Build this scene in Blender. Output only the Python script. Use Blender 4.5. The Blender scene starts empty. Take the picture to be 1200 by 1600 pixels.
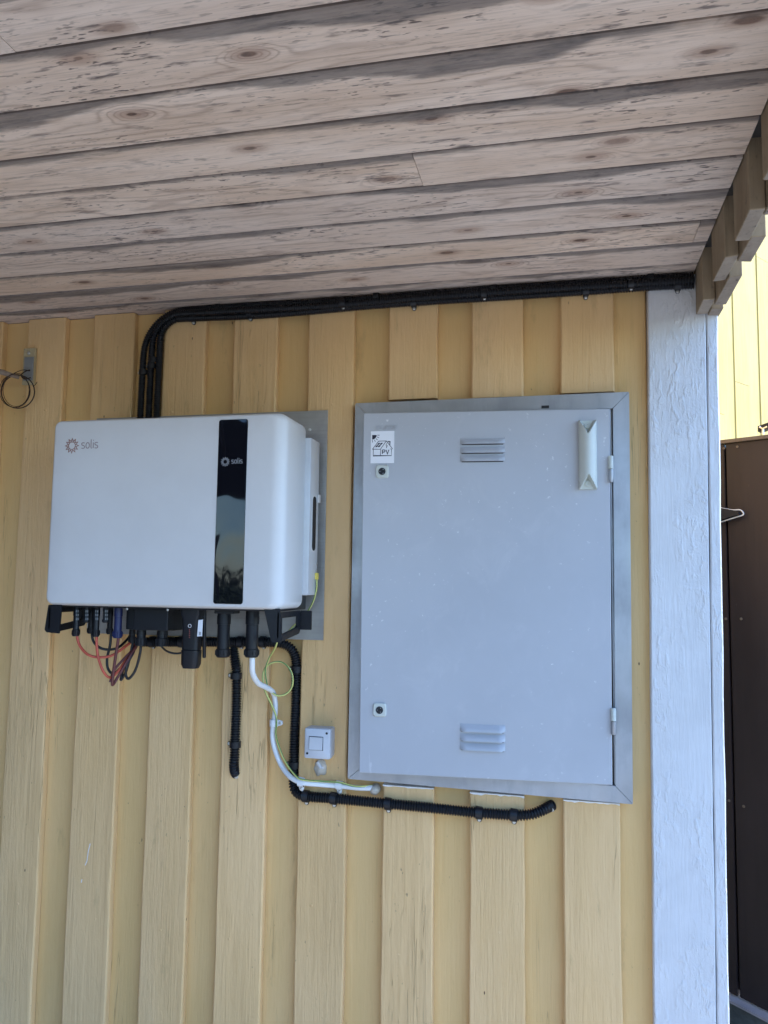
import bpy, bmesh, math, random
from math import radians as R, sin, cos, pi
from mathutils import Vector as V, Matrix
random.seed(7)
sc = bpy.context.scene
col = sc.collection

# ------------------------------------------------------------------ camera, world, sun, exposure
CAM = V((0.0, -2.0, 1.5))
yaw, pitch, roll = R(12.759), R(5.106), R(0.781)
FPX = 1226.4
fw = V((-sin(yaw)*cos(pitch), cos(yaw)*cos(pitch), sin(pitch)))
r0 = V((cos(yaw), sin(yaw), 0)); u0 = r0.cross(fw)
rt = cos(roll)*r0 + sin(roll)*u0
up = -sin(roll)*r0 + cos(roll)*u0
cd = bpy.data.cameras.new('camera'); cam = bpy.data.objects.new('camera', cd); col.objects.link(cam)
cd.sensor_fit = 'VERTICAL'; cd.sensor_height = 24.0; cd.lens = FPX/1600*24.0
cd.clip_start = 0.02; cd.clip_end = 2000
m = Matrix((rt, up, -fw)).transposed().to_4x4(); m.translation = CAM
cam.matrix_world = m
sc.camera = cam

w = bpy.data.worlds.new("World"); sc.world = w; w.use_nodes = True
nt = w.node_tree; nt.nodes.clear()
sky = nt.nodes.new('ShaderNodeTexSky'); sky.sky_type = 'NISHITA'; sky.sun_disc = False
SUN = V((0.75, 0.40, 0.85)).normalized()
sky.sun_elevation = math.asin(SUN.z); sky.sun_rotation = math.atan2(SUN.x, SUN.y)
sky.dust_density = 0.4; sky.ozone_density = 8; sky.air_density = 1.0
bg = nt.nodes.new('ShaderNodeBackground'); bg.inputs[1].default_value = 0.15
out = nt.nodes.new('ShaderNodeOutputWorld')
nt.links.new(sky.outputs[0], bg.inputs[0]); nt.links.new(bg.outputs[0], out.inputs[0])
sl = bpy.data.lights.new('sun', 'SUN'); sl.energy = 2.0; sl.angle = R(0.5); sl.color = (1, .96, .90)
so = bpy.data.objects.new('sun', sl); col.objects.link(so)
so.rotation_euler = (-SUN).to_track_quat('-Z', 'Y').to_euler()
sc.view_settings.view_transform = 'Standard'; sc.view_settings.look = 'None'
sc.view_settings.gamma = 1; sc.view_settings.use_curve_mapping = False
sc.view_settings.exposure = 2.25
sc.render.engine = 'CYCLES'
sc.cycles.max_bounces = 12; sc.cycles.diffuse_bounces = 8

# ------------------------------------------------------------------ measuring: photo point -> place on a real plane of the site
def ray(x, y): return fw + rt*((x-600)/FPX) - up*((y-800)/FPX)
def at(x, y, Y=0.0):
    d = ray(x, y); return CAM + d*((Y-CAM.y)/d.y)
def onplane(x, y, P, N):
    d = ray(x, y); return CAM + d*((P-CAM).dot(N)/d.dot(N))
def atx(x, y, X):
    d = ray(x, y); return CAM + d*((X-CAM.x)/d.x)

# ------------------------------------------------------------------ object helpers
def thing(name, label, cat, loc=(0, 0, 0), group=None):
    o = bpy.data.objects.new(name, None); col.objects.link(o); o.location = loc
    o.empty_display_size = .05
    o['label'] = label; o['category'] = cat
    if group: o['group'] = group
    return o
def wloc(o):
    v = V(o.location)
    while o.parent: o = o.parent; v = v + V(o.location)
    return v
def link(name, me, mat, parent=None, smooth=False, sharp=35):
    """me is written in world coordinates; it is shifted under its parent"""
    if parent is not None: me.transform(Matrix.Translation(-wloc(parent)))
    o = bpy.data.objects.new(name, me); col.objects.link(o)
    if mat: me.materials.append(mat)
    if smooth:
        me.polygons.foreach_set('use_smooth', [True]*len(me.polygons))
        me.set_sharp_from_angle(angle=R(sharp))
    o.parent = parent
    return o
def tag(o, label=None, cat=None, group=None, kind=None):
    if label: o['label'] = label
    if cat: o['category'] = cat
    if group: o['group'] = group
    if kind: o['kind'] = kind
    return o

class MB:
    def __init__(s): s.v = []; s.f = []
    def add(s, vs, fs):
        b = len(s.v); s.v += [tuple(p) for p in vs]; s.f += [tuple(b+i for i in f) for f in fs]; return s
    def mesh(s, name='mesh'):
        me = bpy.data.meshes.new(name); me.from_pydata(s.v, [], s.f); me.validate()
        bm = bmesh.new(); bm.from_mesh(me); bmesh.ops.recalc_face_normals(bm, faces=bm.faces); bm.to_mesh(me); bm.free()
        return me
    def box(s, x0, x1, y0, y1, z0, z1):
        return s.add([(x0,y0,z0),(x1,y0,z0),(x1,y1,z0),(x0,y1,z0),(x0,y0,z1),(x1,y0,z1),(x1,y1,z1),(x0,y1,z1)],
                     [(0,3,2,1),(4,5,6,7),(0,1,5,4),(1,2,6,5),(2,3,7,6),(3,0,4,7)])
    def bbox(s, x0, x1, y0, y1, z0, z1, b=.0015):
        """box with bevelled edges"""
        bm = bmesh.new(); bmesh.ops.create_cube(bm, size=1)
        for v in bm.verts: v.co = V(((x0+x1)/2+v.co.x*(x1-x0), (y0+y1)/2+v.co.y*(y1-y0), (z0+z1)/2+v.co.z*(z1-z0)))
        bmesh.ops.bevel(bm, geom=bm.edges[:], offset=b, segments=2, profile=.6, affect='EDGES')
        bm.verts.index_update(); s.add([v.co[:] for v in bm.verts], [[v.index for v in f.verts] for f in bm.faces]); bm.free(); return s
    def prism(s, pts, d):
        """polygon of 3D points extruded along vector d"""
        n = len(pts); pts = [V(p) for p in pts]; q = [p+V(d) for p in pts]
        return s.add(pts+q, [tuple(range(n)), tuple(range(2*n-1, n-1, -1))]+[(i, i+n, (i+1) % n+n, (i+1) % n) for i in range(n)])
    def tube(s, path, rad, n=10, cap=True):
        path = [V(p) for p in path]; m = len(path)
        rf = rad if callable(rad) else (lambda i: rad)
        t0 = (path[1]-path[0]).normalized()
        a = t0.cross(V((0, 0, 1)));
        if a.length < .1: a = t0.cross(V((1, 0, 0)))
        a.normalize(); vs = []
        for i in range(m):
            t = (path[min(i+1, m-1)]-path[max(i-1, 0)]).normalized()
            a = (a - t*a.dot(t)).normalized(); b = t.cross(a)
            r = rf(i)
            for k in range(n):
                th = 2*pi*k/n; vs.append(path[i]+a*(r*cos(th))+b*(r*sin(th)))
        fs = [(i*n+k, i*n+(k+1) % n, (i+1)*n+(k+1) % n, (i+1)*n+k) for i in range(m-1) for k in range(n)]
        if cap: fs += [tuple(range(n-1, -1, -1)), tuple((m-1)*n+k for k in range(n))]
        return s.add(vs, fs)
    def lathe(s, p, ax, prof, n=20):
        """profile [(distance along ax, radius)]"""
        p = V(p); ax = V(ax).normalized(); a = ax.orthogonal().normalized(); b = ax.cross(a); vs = []
        for h, r in prof:
            for k in range(n): vs.append(p+ax*h+a*(r*cos(2*pi*k/n))+b*(r*sin(2*pi*k/n)))
        m = len(prof)
        fs = [(i*n+k, i*n+(k+1) % n, (i+1)*n+(k+1) % n, (i+1)*n+k) for i in range(m-1) for k in range(n)]
        fs += [tuple(range(n-1, -1, -1)), tuple((m-1)*n+k for k in range(n))]
        return s.add(vs, fs)
    def rrings(s, rings, O, U, W, N, seg=6, cap0=True, cap1=True):
        """rounded rectangles (u0,u1,w0,w1,r,depth) stacked along N"""
        O, U, W, N = V(O), V(U), V(W), V(N); vs = []; n = 4*(seg+1)
        for (a0, a1, b0, b1, r, d) in rings:
            for cx, cy, st in ((a1-r, b1-r, 0), (a0+r, b1-r, 1), (a0+r, b0+r, 2), (a1-r, b0+r, 3)):
                for k in range(seg+1):
                    th = pi/2*(st+k/seg); vs.append(O+U*(cx+r*cos(th))+W*(cy+r*sin(th))+N*d)
        m = len(rings)
        fs = [(i*n+k, i*n+(k+1) % n, (i+1)*n+(k+1) % n, (i+1)*n+k) for i in range(m-1) for k in range(n)]
        if cap0: fs.append(tuple(range(n-1, -1, -1)))
        if cap1: fs.append(tuple((m-1)*n+k for k in range(n)))
        return s.add(vs, fs)
    def stroke(s, pl, wd, O, U, W, N, th=.0004, closed=False):
        """flat printed line: ribbon of width wd along a 2D polyline with a little thickness"""
        O, U, W, N = V(O), V(U), V(W), V(N); P = [V(p) for p in pl]; m = len(P)
        L = []; Rr = []
        for i in range(m):
            a = P[(i-1) % m] if (closed or i > 0) else P[i]; b = P[(i+1) % m] if (closed or i < m-1) else P[i]
            t = (b-a).normalized(); nn = V((-t.y, t.x))
            if (closed or 0 < i < m-1):
                t1 = (P[i]-P[(i-1) % m]).normalized(); k = max(.45, abs(nn.dot(V((-t1.y, t1.x))))); ww = wd/2/k
            else: ww = wd/2
            L.append(P[i]+nn*ww); Rr.append(P[i]-nn*ww)
        vs = []
        for d in (th, 0):
            vs += [O+U*p.x+W*p.y+N*d for p in L]+[O+U*p.x+W*p.y+N*d for p in Rr]
        fs = []; rng = range(m) if closed else range(m-1)
        for i in rng:
            j = (i+1) % m
            fs += [(i, j, m+j, m+i), (2*m+i, 2*m+j, j, i), (m+i, m+j, 3*m+j, 3*m+i)]
        return s.add(vs, fs)

def smoothpath(pts, k=8):
    pts = [V(p) for p in pts]; P = [pts[0]*2-pts[1]]+pts+[pts[-1]*2-pts[-2]]; o = []
    for i in range(1, len(P)-2):
        a, b, c, d = P[i-1:i+3]
        for j in range(k):
            t = j/k
            o.append(.5*((2*b)+(c-a)*t+(2*a-5*b+4*c-d)*t*t+(3*b-a-3*c+d)*t**3))
    o.append(pts[-1]); return o
def resample(path, step):
    o = [path[0]]; acc = 0
    for a, b in zip(path, path[1:]):
        L = (b-a).length; 
        while acc+L >= step:
            t = (step-acc)/L; a = a.lerp(b, t); o.append(a); L = (b-a).length; acc = 0
        acc += L
    return o

# ------------------------------------------------------------------ materials
class NB:
    def __init__(s, name, rough=.6, metal=0.0, color=(.5, .5, .5), spec=.5):
        s.m = bpy.data.materials.new(name); s.m.use_nodes = True; s.t = s.m.node_tree
        s.b = s.t.nodes['Principled BSDF']; s.set('Roughness', rough); s.set('Metallic', metal)
        s.b.inputs['Specular IOR Level'].default_value = spec
        s.b.inputs['Base Color'].default_value = (*color, 1)
        s.tc = s.n('TexCoord'); s.oi = None
    def n(s, k): return s.t.nodes.new('ShaderNode'+k)
    def put(s, sock, v):
        if isinstance(v, bpy.types.NodeSocket): s.t.links.new(v, sock)
        elif isinstance(v, (tuple, list)) and sock.type == 'RGBA' and len(v) == 3: sock.default_value = (*v, 1)
        else: sock.default_value = v
    def set(s, k, v): s.put(s.b.inputs[k], v)
    def obj(s): return s.tc.outputs['Object']
    def gen(s): return s.tc.outputs['Generated']
    def rnd(s):
        if not s.oi: s.oi = s.n('ObjectInfo')
        return s.oi.outputs['Random']
    def M(s, op, a, b=0.0, c=0.0, clamp=False):
        x = s.n('Math'); x.operation = op; x.use_clamp = clamp
        s.put(x.inputs[0], a); s.put(x.inputs[1], b); s.put(x.inputs[2], c); return x.outputs[0]
    def vm(s, op, a, b):
        x = s.n('VectorMath'); x.operation = op; s.put(x.inputs[0], a); s.put(x.inputs[1], b); return x.outputs[0]
    def comb(s, x, y, z):
        c = s.n('CombineXYZ'); s.put(c.inputs[0], x); s.put(c.inputs[1], y); s.put(c.inputs[2], z); return c.outputs[0]
    def sep(s, v): c = s.n('SeparateXYZ'); s.put(c.inputs[0], v); return c.outputs
    def noise(s, v, scale=5, det=4, rough=.6, dist=0): 
        x = s.n('TexNoise'); s.put(x.inputs['Vector'], v); x.inputs['Scale'].default_value = scale
        x.inputs['Detail'].default_value = det; x.inputs['Roughness'].default_value = rough; x.inputs['Distortion'].default_value = dist
        return x.outputs['Fac']
    def vor(s, v, scale=1, rand=1.0):
        x = s.n('TexVoronoi'); s.put(x.inputs['Vector'], v); x.inputs['Scale'].default_value = scale
        x.inputs['Randomness'].default_value = rand; return x
    def rng(s, v, a, b, c=0.0, d=1.0):
        x = s.n('MapRange'); s.put(x.inputs[0], v); s.put(x.inputs[1], a); s.put(x.inputs[2], b); s.put(x.inputs[3], c); s.put(x.inputs[4], d)
        x.interpolation_type = 'SMOOTHSTEP'; return x.outputs[0]
    def mix(s, f, a, b, mode='MIX'):
        x = s.n('Mix'); x.data_type = 'RGBA'; x.blend_type = mode; s.put(x.inputs[0], f); s.put(x.inputs[6], a); s.put(x.inputs[7], b); return x.outputs[2]
    def bump(s, h, strength=.5, dist=.002):
        x = s.n('Bump'); s.put(x.inputs['Height'], h); x.inputs['Strength'].default_value = strength; x.inputs['Distance'].default_value = dist
        s.t.links.new(x.outputs[0], s.b.inputs['Normal']); return s
def stretched(b, sx, sy, sz, k=7.0):
    v = b.vm('MULTIPLY', b.obj(), (sx, sy, sz)); r = b.M('MULTIPLY', b.rnd(), k)
    return b.vm('ADD', v, b.comb(r, r, b.M('MULTIPLY', r, 3.1)))

def mat_plain(name, color, rough=.5, metal=0.0, bumpscale=None, bs=.3, spec=.5, var=.0, bd=.0006):
    b = NB(name, rough, metal, color, spec)
    if var:
        n = b.noise(b.obj(), 9, 5, .65)
        b.set('Base Color', b.mix(b.rng(n, .3, .7), tuple(c*(1-var) for c in color), tuple(min(1, c*(1+var)) for c in color)))
        b.set('Roughness', b.rng(n, .3, .7, max(.02, rough-.08), rough+.08))
    if bumpscale: b.bump(b.noise(b.obj(), bumpscale, 3, .6), bs, bd)
    return b.m

def mat_painted_board(name, c1, c2, vert='z', strength=.55, dirt=True):
    """roughsawn board under several coats of paint; grain runs along the board"""
    b = NB(name, .62, 0, c1, .35)
    s = {'z': (1, 1, .045)}[vert]
    v = stretched(b, *s)
    fine = b.noise(v, 230, 5, .7, .3)
    mid = b.noise(v, 70, 4, .6, .8)
    lump = b.noise(stretched(b, 1, 1, .35), 45, 4, .6, .5)
    mask = b.rng(b.noise(stretched(b, 6, 6, .5), 1.2, 2, .5), .38, .66)
    # knots swelling under the paint
    kv = b.vor(stretched(b, 3.2, 3.2, 2.2), 1.0); kd = kv.outputs['Distance']
    ksel = b.rng(b.sep(kv.outputs['Color'])[0], .55, .56)
    kn = b.M('MULTIPLY', b.rng(kd, .14, .0), ksel)
    ring = b.M('MULTIPLY', b.M('SINE', b.M('MULTIPLY', kd, 190)), b.M('MULTIPLY', kn, .6))
    h = b.M('ADD', b.M('MULTIPLY', b.M('MULTIPLY', fine, mask), 1.0), b.M('MULTIPLY', mid, .7))
    h = b.M('ADD', h, b.M('MULTIPLY', lump, .6)); h = b.M('ADD', h, b.M('ADD', b.M('MULTIPLY', ring, .25), b.M('MULTIPLY', kn, .3)))
    ck = b.noise(stretched(b, 1, 1, .035, 13.0), 34, 3, .55, .3); ckm = b.rng(b.noise(stretched(b, 2, 2, .6, 5.0), 2.2, 2, .5), .54, .62)
    crack = b.M('MULTIPLY', b.rng(b.M('ABSOLUTE', b.M('SUBTRACT', ck, .5)), .0075, .002), ckm)
    h = b.M('SUBTRACT', h, b.M('MULTIPLY', crack, .55))
    tone = b.noise(stretched(b, 1, 1, .3), 5, 4, .6)
    c = b.mix(b.rng(tone, .3, .7), c1, c2)
    c = b.mix(b.M('MULTIPLY', b.rnd(), .35), c, tuple(x*.86 for x in c1))
    c = b.mix(b.rng(mid, .58, .8, 0, .3), c, tuple(x*.7 for x in c1))
    c = b.mix(b.M('MULTIPLY', crack, .45), c, (.30, .19, .08))
    wash = b.noise(stretched(b, 1, 1, .5, 3.0), 2.3, 5, .65); c = b.mix(b.rng(wash, .45, .75, 0, .35), c, tuple(x*.72 for x in c1))
    if dirt:
        sp = b.noise(stretched(b, 1, 1, .5), 120, 2, .5); big = b.rng(b.noise(b.obj(), 3.0, 3, .6), .46, .62)
        c = b.mix(b.M('MULTIPLY', b.rng(sp, .70, .78), b.M('MULTIPLY', big, .6)), c, (.09, .06, .03))
        sm = b.noise(stretched(b, 1, 1, .25), 16, 6, .7); c = b.mix(b.rng(sm, .57, .80, 0, .45), c, (.20, .14, .06))
        fl = b.vor(stretched(b, 1, 1, .4), 26)   # scattered nail heads / nicks
        c = b.mix(b.M('MULTIPLY', b.rng(fl.outputs['Distance'], .05, .03), b.rng(b.sep(fl.outputs['Color'])[0], .86, .87)), c, (.12, .06, .03))
    b.set('Base Color', c); b.set('Roughness', b.rng(mid, .3, .7, .5, .72)); b.bump(h, strength, .0045)
    return b.m

def mat_soffit():
    b = NB('aged_pine_board', .75, 0, (.4, .3, .25), .25)
    x, y, z = b.sep(b.obj())
    r = b.rnd(); rr = b.M('MULTIPLY', r, 37.0)
    g = b.sep(b.gen())[1]                                  # across the board, 0 near the front edge
    x2 = b.M('ADD', x, rr); y2 = b.M('ADD', y, b.M('MULTIPLY', r, 11.3))
    wv = b.comb(x2, y2, rr)
    warp = b.noise(b.vm('MULTIPLY', wv, (2.0, 9, 1)), 1, 3, .55)
    kv = b.vor(b.comb(b.M('MULTIPLY', x2, 3.3), b.M('MULTIPLY', y2, 7.6), 0.0), 1.0); kv.voronoi_dimensions = '2D'
    kd = b.M('ADD', kv.outputs['Distance'], b.M('MULTIPLY', b.M('SUBTRACT', b.noise(wv, 45, 3, .6), .5), .022))
    sel = b.sep(kv.outputs['Color'])[0]
    has = b.rng(sel, .36, .38)
    size = b.M('ADD', .028, b.M('MULTIPLY', b.sep(kv.outputs['Color'])[1], .055))
    halo = b.M('MULTIPLY', b.rng(kd, .30, .0), has)
    # annual rings: straight grain that bulges round the knots
    ph = b.M('ADD', b.M('MULTIPLY', y2, 210), b.M('MULTIPLY', warp, 46))
    ph = b.M('ADD', ph, b.M('MULTIPLY', b.M('MULTIPLY', halo, halo), 26))
    ringw = b.M('POWER', b.M('MULTIPLY_ADD', b.M('SINE', ph), .5, .5), 4.0)
    vis = b.rng(b.noise(b.vm('MULTIPLY', wv, (1.3, 5, 1)), 1.7, 2, .5), .38, .62)
    fib = b.noise(b.vm('MULTIPLY', wv, (9, 330, 1)), 1, 4, .6)
    base = b.mix(b.rng(b.noise(b.vm('MULTIPLY', wv, (1.2, 7, 1)), 2, 4, .6), .3, .7), (.68, .51, .38), (.82, .66, .53))
    base = b.mix(b.M('MULTIPLY', b.rnd(), .5), base, (.64, .56, .51))
    c = b.mix(b.M('MULTIPLY', b.M('MULTIPLY', ringw, vis), .36), base, (.24, .145, .10))
    c = b.mix(b.M('MULTIPLY', b.rng(fib, .45, .75), .32), c, (.22, .16, .125))
    # reddish bloom next to knots and the knots themselves
    c = b.mix(b.M('MULTIPLY', b.M('MULTIPLY', b.rng(kd, .17, .05), has), .5), c, (.30, .17, .115))
    kr = b.M('MULTIPLY_ADD', b.M('SINE', b.M('MULTIPLY', kd, 420)), .5, .5)
    kc = b.mix(b.M('MULTIPLY', kr, .45), (.13, .072, .05), (.22, .13, .09)); kc = b.mix(b.rng(b.noise(wv, 60, 3, .7), .45, .65), kc, (.08, .05, .04))
    c = b.mix(b.M('MULTIPLY', b.M('MULTIPLY', b.rng(kd, size, b.M('MULTIPLY', size, .55)), has), b.M('MULTIPLY_ADD', b.sep(kv.outputs['Color'])[2], .5, .4)), c, kc)
    # mould: small streaks lying along the grain, a grey stain band at one edge
    area = b.rng(b.noise(b.vm('MULTIPLY', wv, (2.2, 6, 1)), 1.5, 3, .6), .42, .66)
    sp = b.noise(b.vm('MULTIPLY', wv, (42, 190, 1)), 1, 2, .55); sp2 = b.noise(b.vm('MULTIPLY', wv, (16, 85, 1)), 1, 3, .6)
    c = b.mix(b.M('MULTIPLY', b.rng(sp, .60, .67), b.M('MULTIPLY_ADD', area, .75, .12)), c, (.085, .065, .06))
    c = b.mix(b.M('MULTIPLY', b.rng(sp2, .55, .72), b.M('MULTIPLY_ADD', area, .6, .35)), c, (.12, .095, .09))
    wn = b.noise(b.comb(b.M('MULTIPLY', x2, 1.1), rr, 0.0), 1.3, 3, .5)
    en = b.noise(b.vm('MULTIPLY', wv, (9, 60, 1)), 1, 4, .65)
    wid = b.M('ADD', b.M('MULTIPLY', b.rng(wn, .42, .68), .34), b.M('MULTIPLY', b.M('SUBTRACT', en, .5), .30))
    wid = b.M('ADD', wid, .045)
    st = b.rng(g, b.M('ADD', wid, .05), b.M('SUBTRACT', wid, .07))
    c = b.mix(b.M('MULTIPLY', st, b.rng(en, .2, .6, 1.0, .72)), c, b.mix(b.noise(b.vm('MULTIPLY', wv, (30, 120, 1)), 1, 4, .7), (.065, .055, .052), (.20, .175, .16)))
    fo = b.rng(g, .925, .948)
    c = b.mix(b.M('MULTIPLY', fo, .75), c, (.15, .07, .05))
    b.set('Base Color', c)
    b.bump(b.M('ADD', b.M('MULTIPLY', fib, .6), b.M('MULTIPLY', ringw, .5)), .35, .0012)
    return b.m

def mat_weathered(name, c1, c2):
    b = NB(name, .8, 0, c1, .2); v = stretched(b, 1, 1, .06)
    f = b.noise(v, 120, 5, .65, .4); t = b.noise(stretched(b, 1, 1, .3), 9, 5, .7)
    c = b.mix(b.rng(t, .3, .7), c1, c2); c = b.mix(b.rng(f, .5, .8, 0, .5), c, tuple(x*.5 for x in c1))
    s = b.noise(stretched(b, 1, 1, .6), 40, 4, .7); c = b.mix(b.rng(s, .58, .75, 0, .7), c, (.07, .055, .05))
    b.set('Base Color', c); b.bump(f, .4, .0015); return b.m

def mat_post():
    b = NB('white_trim_paint', .38, 0, (.78, .78, .78), .5)
    v = stretched(b, 1, 1, .4)
    big = b.rng(b.noise(stretched(b, 1.6, 1.6, .5), 5, 3, .6), .38, .62)
    a = b.noise(v, 75, 3, .55, .35); f = b.noise(stretched(b, 1, 1, .07), 190, 4, .6)
    d = b.noise(stretched(b, 1, 1, .7), 130, 3, .6, .8)
    blob = b.rng(a, .50, .66)
    h = b.M('ADD', b.M('MULTIPLY', b.M('MULTIPLY', blob, big), 1.0), b.M('MULTIPLY', f, .8)); h = b.M('ADD', h, b.M('MULTIPLY', b.M('MULTIPLY', d, big), .9))
    c = b.mix(b.rng(b.noise(b.obj(), 7, 5, .65), .35, .7), (.67, .67, .67), (.61, .61, .61))
    b.set('Base Color', c); b.bump(h, .6, .0028); return b.m

def mat_door():
    b = NB('grey_enamel', .42, 0, (.5, .5, .49), .45)
    base = b.mix(b.rng(b.noise(b.obj(), 3, 4, .6), .3, .7), (.42, .43, .45), (.455, .465, .485))
    x, y, z = b.sep(b.obj())
    low = b.rng(z, 1.75, 1.1)                       # splash dust lies thicker towards the bottom edge
    left = b.rng(x, -.30, -.52)
    cloud = b.noise(b.vm('MULTIPLY', b.obj(), (1, 1, .8)), 11, 7, .72, .6)
    c = b.mix(b.M('MULTIPLY', b.rng(cloud, .50, .78), b.M('MULTIPLY_ADD', low, .16, b.M('MULTIPLY', b.M('MULTIPLY', left, low), .7))), base, (.70, .70, .69))
    sp = b.noise(b.obj(), 75, 3, .6)
    c = b.mix(b.M('MULTIPLY', b.rng(sp, .66, .72), b.M('MULTIPLY', b.rng(b.noise(b.obj(), 3.3, 4, .6), .45, .62), b.M('MULTIPLY_ADD', low, .55, .12))), c, (.78, .78, .76))
    vo = b.vor(b.obj(), 17); s1 = b.M('MULTIPLY', b.rng(vo.outputs['Distance'], .10, .05), b.M('MULTIPLY', b.rng(b.sep(vo.outputs['Color'])[0], .84, .85), b.M('MULTIPLY_ADD', low, .7, .2)))
    c = b.mix(b.M('MULTIPLY', b.M('MULTIPLY', s1, b.rng(b.noise(b.obj(), 4.2, 3, .6), .5, .62)), .4), c, (.66, .67, .68))
    vo2 = b.vor(b.vm('MULTIPLY', b.obj(), (1.3, 1, .7)), 13); s2 = b.M('MULTIPLY', b.rng(vo2.outputs['Distance'], .055, .03), b.rng(b.sep(vo2.outputs['Color'])[1], .78, .79))
    c = b.mix(b.M('MULTIPLY', s2, .8), c, (.26, .22, .17))
    sc1 = b.noise(b.vm('MULTIPLY', b.obj(), (60, 1, 4)), 1, 4, .6, 1.5)
    c = b.mix(b.M('MULTIPLY', b.rng(sc1, .70, .78), .35), c, (.72, .72, .72))
    b.set('Base Color', c); b.set('Roughness', b.rng(cloud, .3, .7, .36, .55))
    b.bump(b.noise(b.obj(), 420, 2, .5), .12, .0004); return b.m

def mat_steel(name, c, rough, metal, grain=(1, 1, 1)):
    b = NB(name, rough, metal, c, .5)
    n = b.noise(b.vm('MULTIPLY', b.obj(), grain), 30, 5, .7); p = b.noise(b.obj(), 7, 4, .6)
    cc = b.mix(b.rng(p, .3, .7), tuple(x*.82 for x in c), tuple(min(1, x*1.1) for x in c)); cc = b.mix(b.rng(n, .45, .8, 0, .3), cc, tuple(x*.6 for x in c))
    b.set('Base Color', cc); b.set('Roughness', b.rng(n, .2, .8, rough-.1, rough+.12)); return b.m

def mat_glass():
    b = NB('black_display_glass', .03, 0, (.004, .005, .008), .5)
    b.set('IOR', 1.4)
    n = b.noise(b.vm('MULTIPLY', b.obj(), (1, 1, .45)), 11, 1, .5, 1.2); b.bump(n, .26, .006); return b.m

YEL1, YEL2 = (.70, .465, .195), (.74, .51, .235)
M = {}
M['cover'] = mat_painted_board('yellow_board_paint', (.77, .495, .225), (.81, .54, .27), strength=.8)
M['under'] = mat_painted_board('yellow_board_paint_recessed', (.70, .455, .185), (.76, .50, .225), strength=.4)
M['soffit'] = mat_soffit()
M['val'] = mat_weathered('weathered_board', (.25, .185, .115), (.36, .28, .185))
M['valend'] = mat_weathered('board_end_grain', (.27, .22, .17), (.36, .30, .24))
M['post'] = mat_post()
M['door'] = mat_door()
M['frame'] = mat_steel('galvanised_frame', (.42, .43, .45), .42, .7, (1, 1, .2))
M['plate'] = mat_steel('brushed_steel_plate', (.40, .39, .37), .45, .6, (.1, 1, 6))
M['body'] = mat_plain('white_powder_coat', (.645, .635, .62), .42, 0, 900, .08, var=.02, bd=.0002)
M['alu'] = mat_plain('pale_aluminium', (.62, .64, .66), .4, .3, 300, .1, var=.05)
M['glass'] = mat_glass()
M['black'] = mat_plain('black_plastic', (.008, .009, .012), .42, 0, 160, .12, var=.1, spec=.4)
M['blackr'] = mat_plain('black_rubber', (.018, .018, .022), .5, 0, 90, .15, var=.2)
M['conduit'] = mat_plain('black_conduit_plastic', (.006, .007, .010), .45, 0, None, var=.25, spec=.35)
M['screw'] = mat_plain('zinc_screw', (.62, .62, .6), .3, .9)
M['dark'] = mat_plain('dark_recess', (.008, .008, .01), .7)
M['whitecable'] = mat_plain('white_cable_sheath', (.75, .76, .76), .35, 0, None, var=.03)
M['clipw'] = mat_plain('white_clip_plastic', (.72, .73, .74), .4, 0)
M['switch'] = mat_plain('pale_grey_switch_plastic', (.56, .57, .59), .45, 0, 200, .1, var=.06)
M['handle'] = mat_plain('ivory_plastic', (.56, .58, .52), .4, 0, 200, .1, var=.05)
M['orange'] = mat_plain('orange_red_cable', (.52, .085, .045), .4)
M['maroon'] = mat_plain('dark_red_cable', (.12, .028, .026), .42)
M['blackcable'] = mat_plain('black_cable', (.012, .012, .014), .4)
M['blue'] = mat_plain('dark_blue_connector', (.012, .018, .075), .42)
M['sticker'] = mat_plain('sticker_paper', (.80, .80, .82), .5)
M['ink'] = mat_plain('black_ink', (.015, .013, .03), .5)
M['logo'] = mat_plain('red_brown_print', (.26, .10, .07), .5)
M['logotext'] = mat_plain('grey_brown_print', (.27, .20, .20), .5)
M['logow'] = mat_plain('pale_print', (.35, .36, .38), .5)
M['rawwhite'] = mat_plain('bare_primer', (.78, .76, .72), .7, 0, 80, .5, var=.08)
M['lug'] = mat_plain('yellow_cable_lug', (.75, .58, .10), .45)
M['sealant'] = mat_plain('old_sealant', (.52, .46, .38), .55, 0, 60, .8, var=.3, bd=.003)
M['sealmud'] = mat_plain('dried_mud', (.30, .20, .09), .9, 0, 90, 1.0, var=.5, bd=.004)
M['rod'] = mat_weathered('grey_stick', (.24, .18, .14), (.34, .27, .22))
M['wire'] = mat_plain('rusty_wire', (.035, .02, .014), .6, .3)
M['zinc'] = mat_steel('dull_zinc', (.30, .32, .33), .45, .5)
M['woodpad'] = mat_weathered('pale_wood_pad', (.42, .34, .20), (.52, .44, .28))
M['chrome'] = mat_plain('polished_steel', (.75, .76, .78), .14, 1.0)
M['led'] = mat_plain('red_print', (.55, .12, .10), .5)

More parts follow.
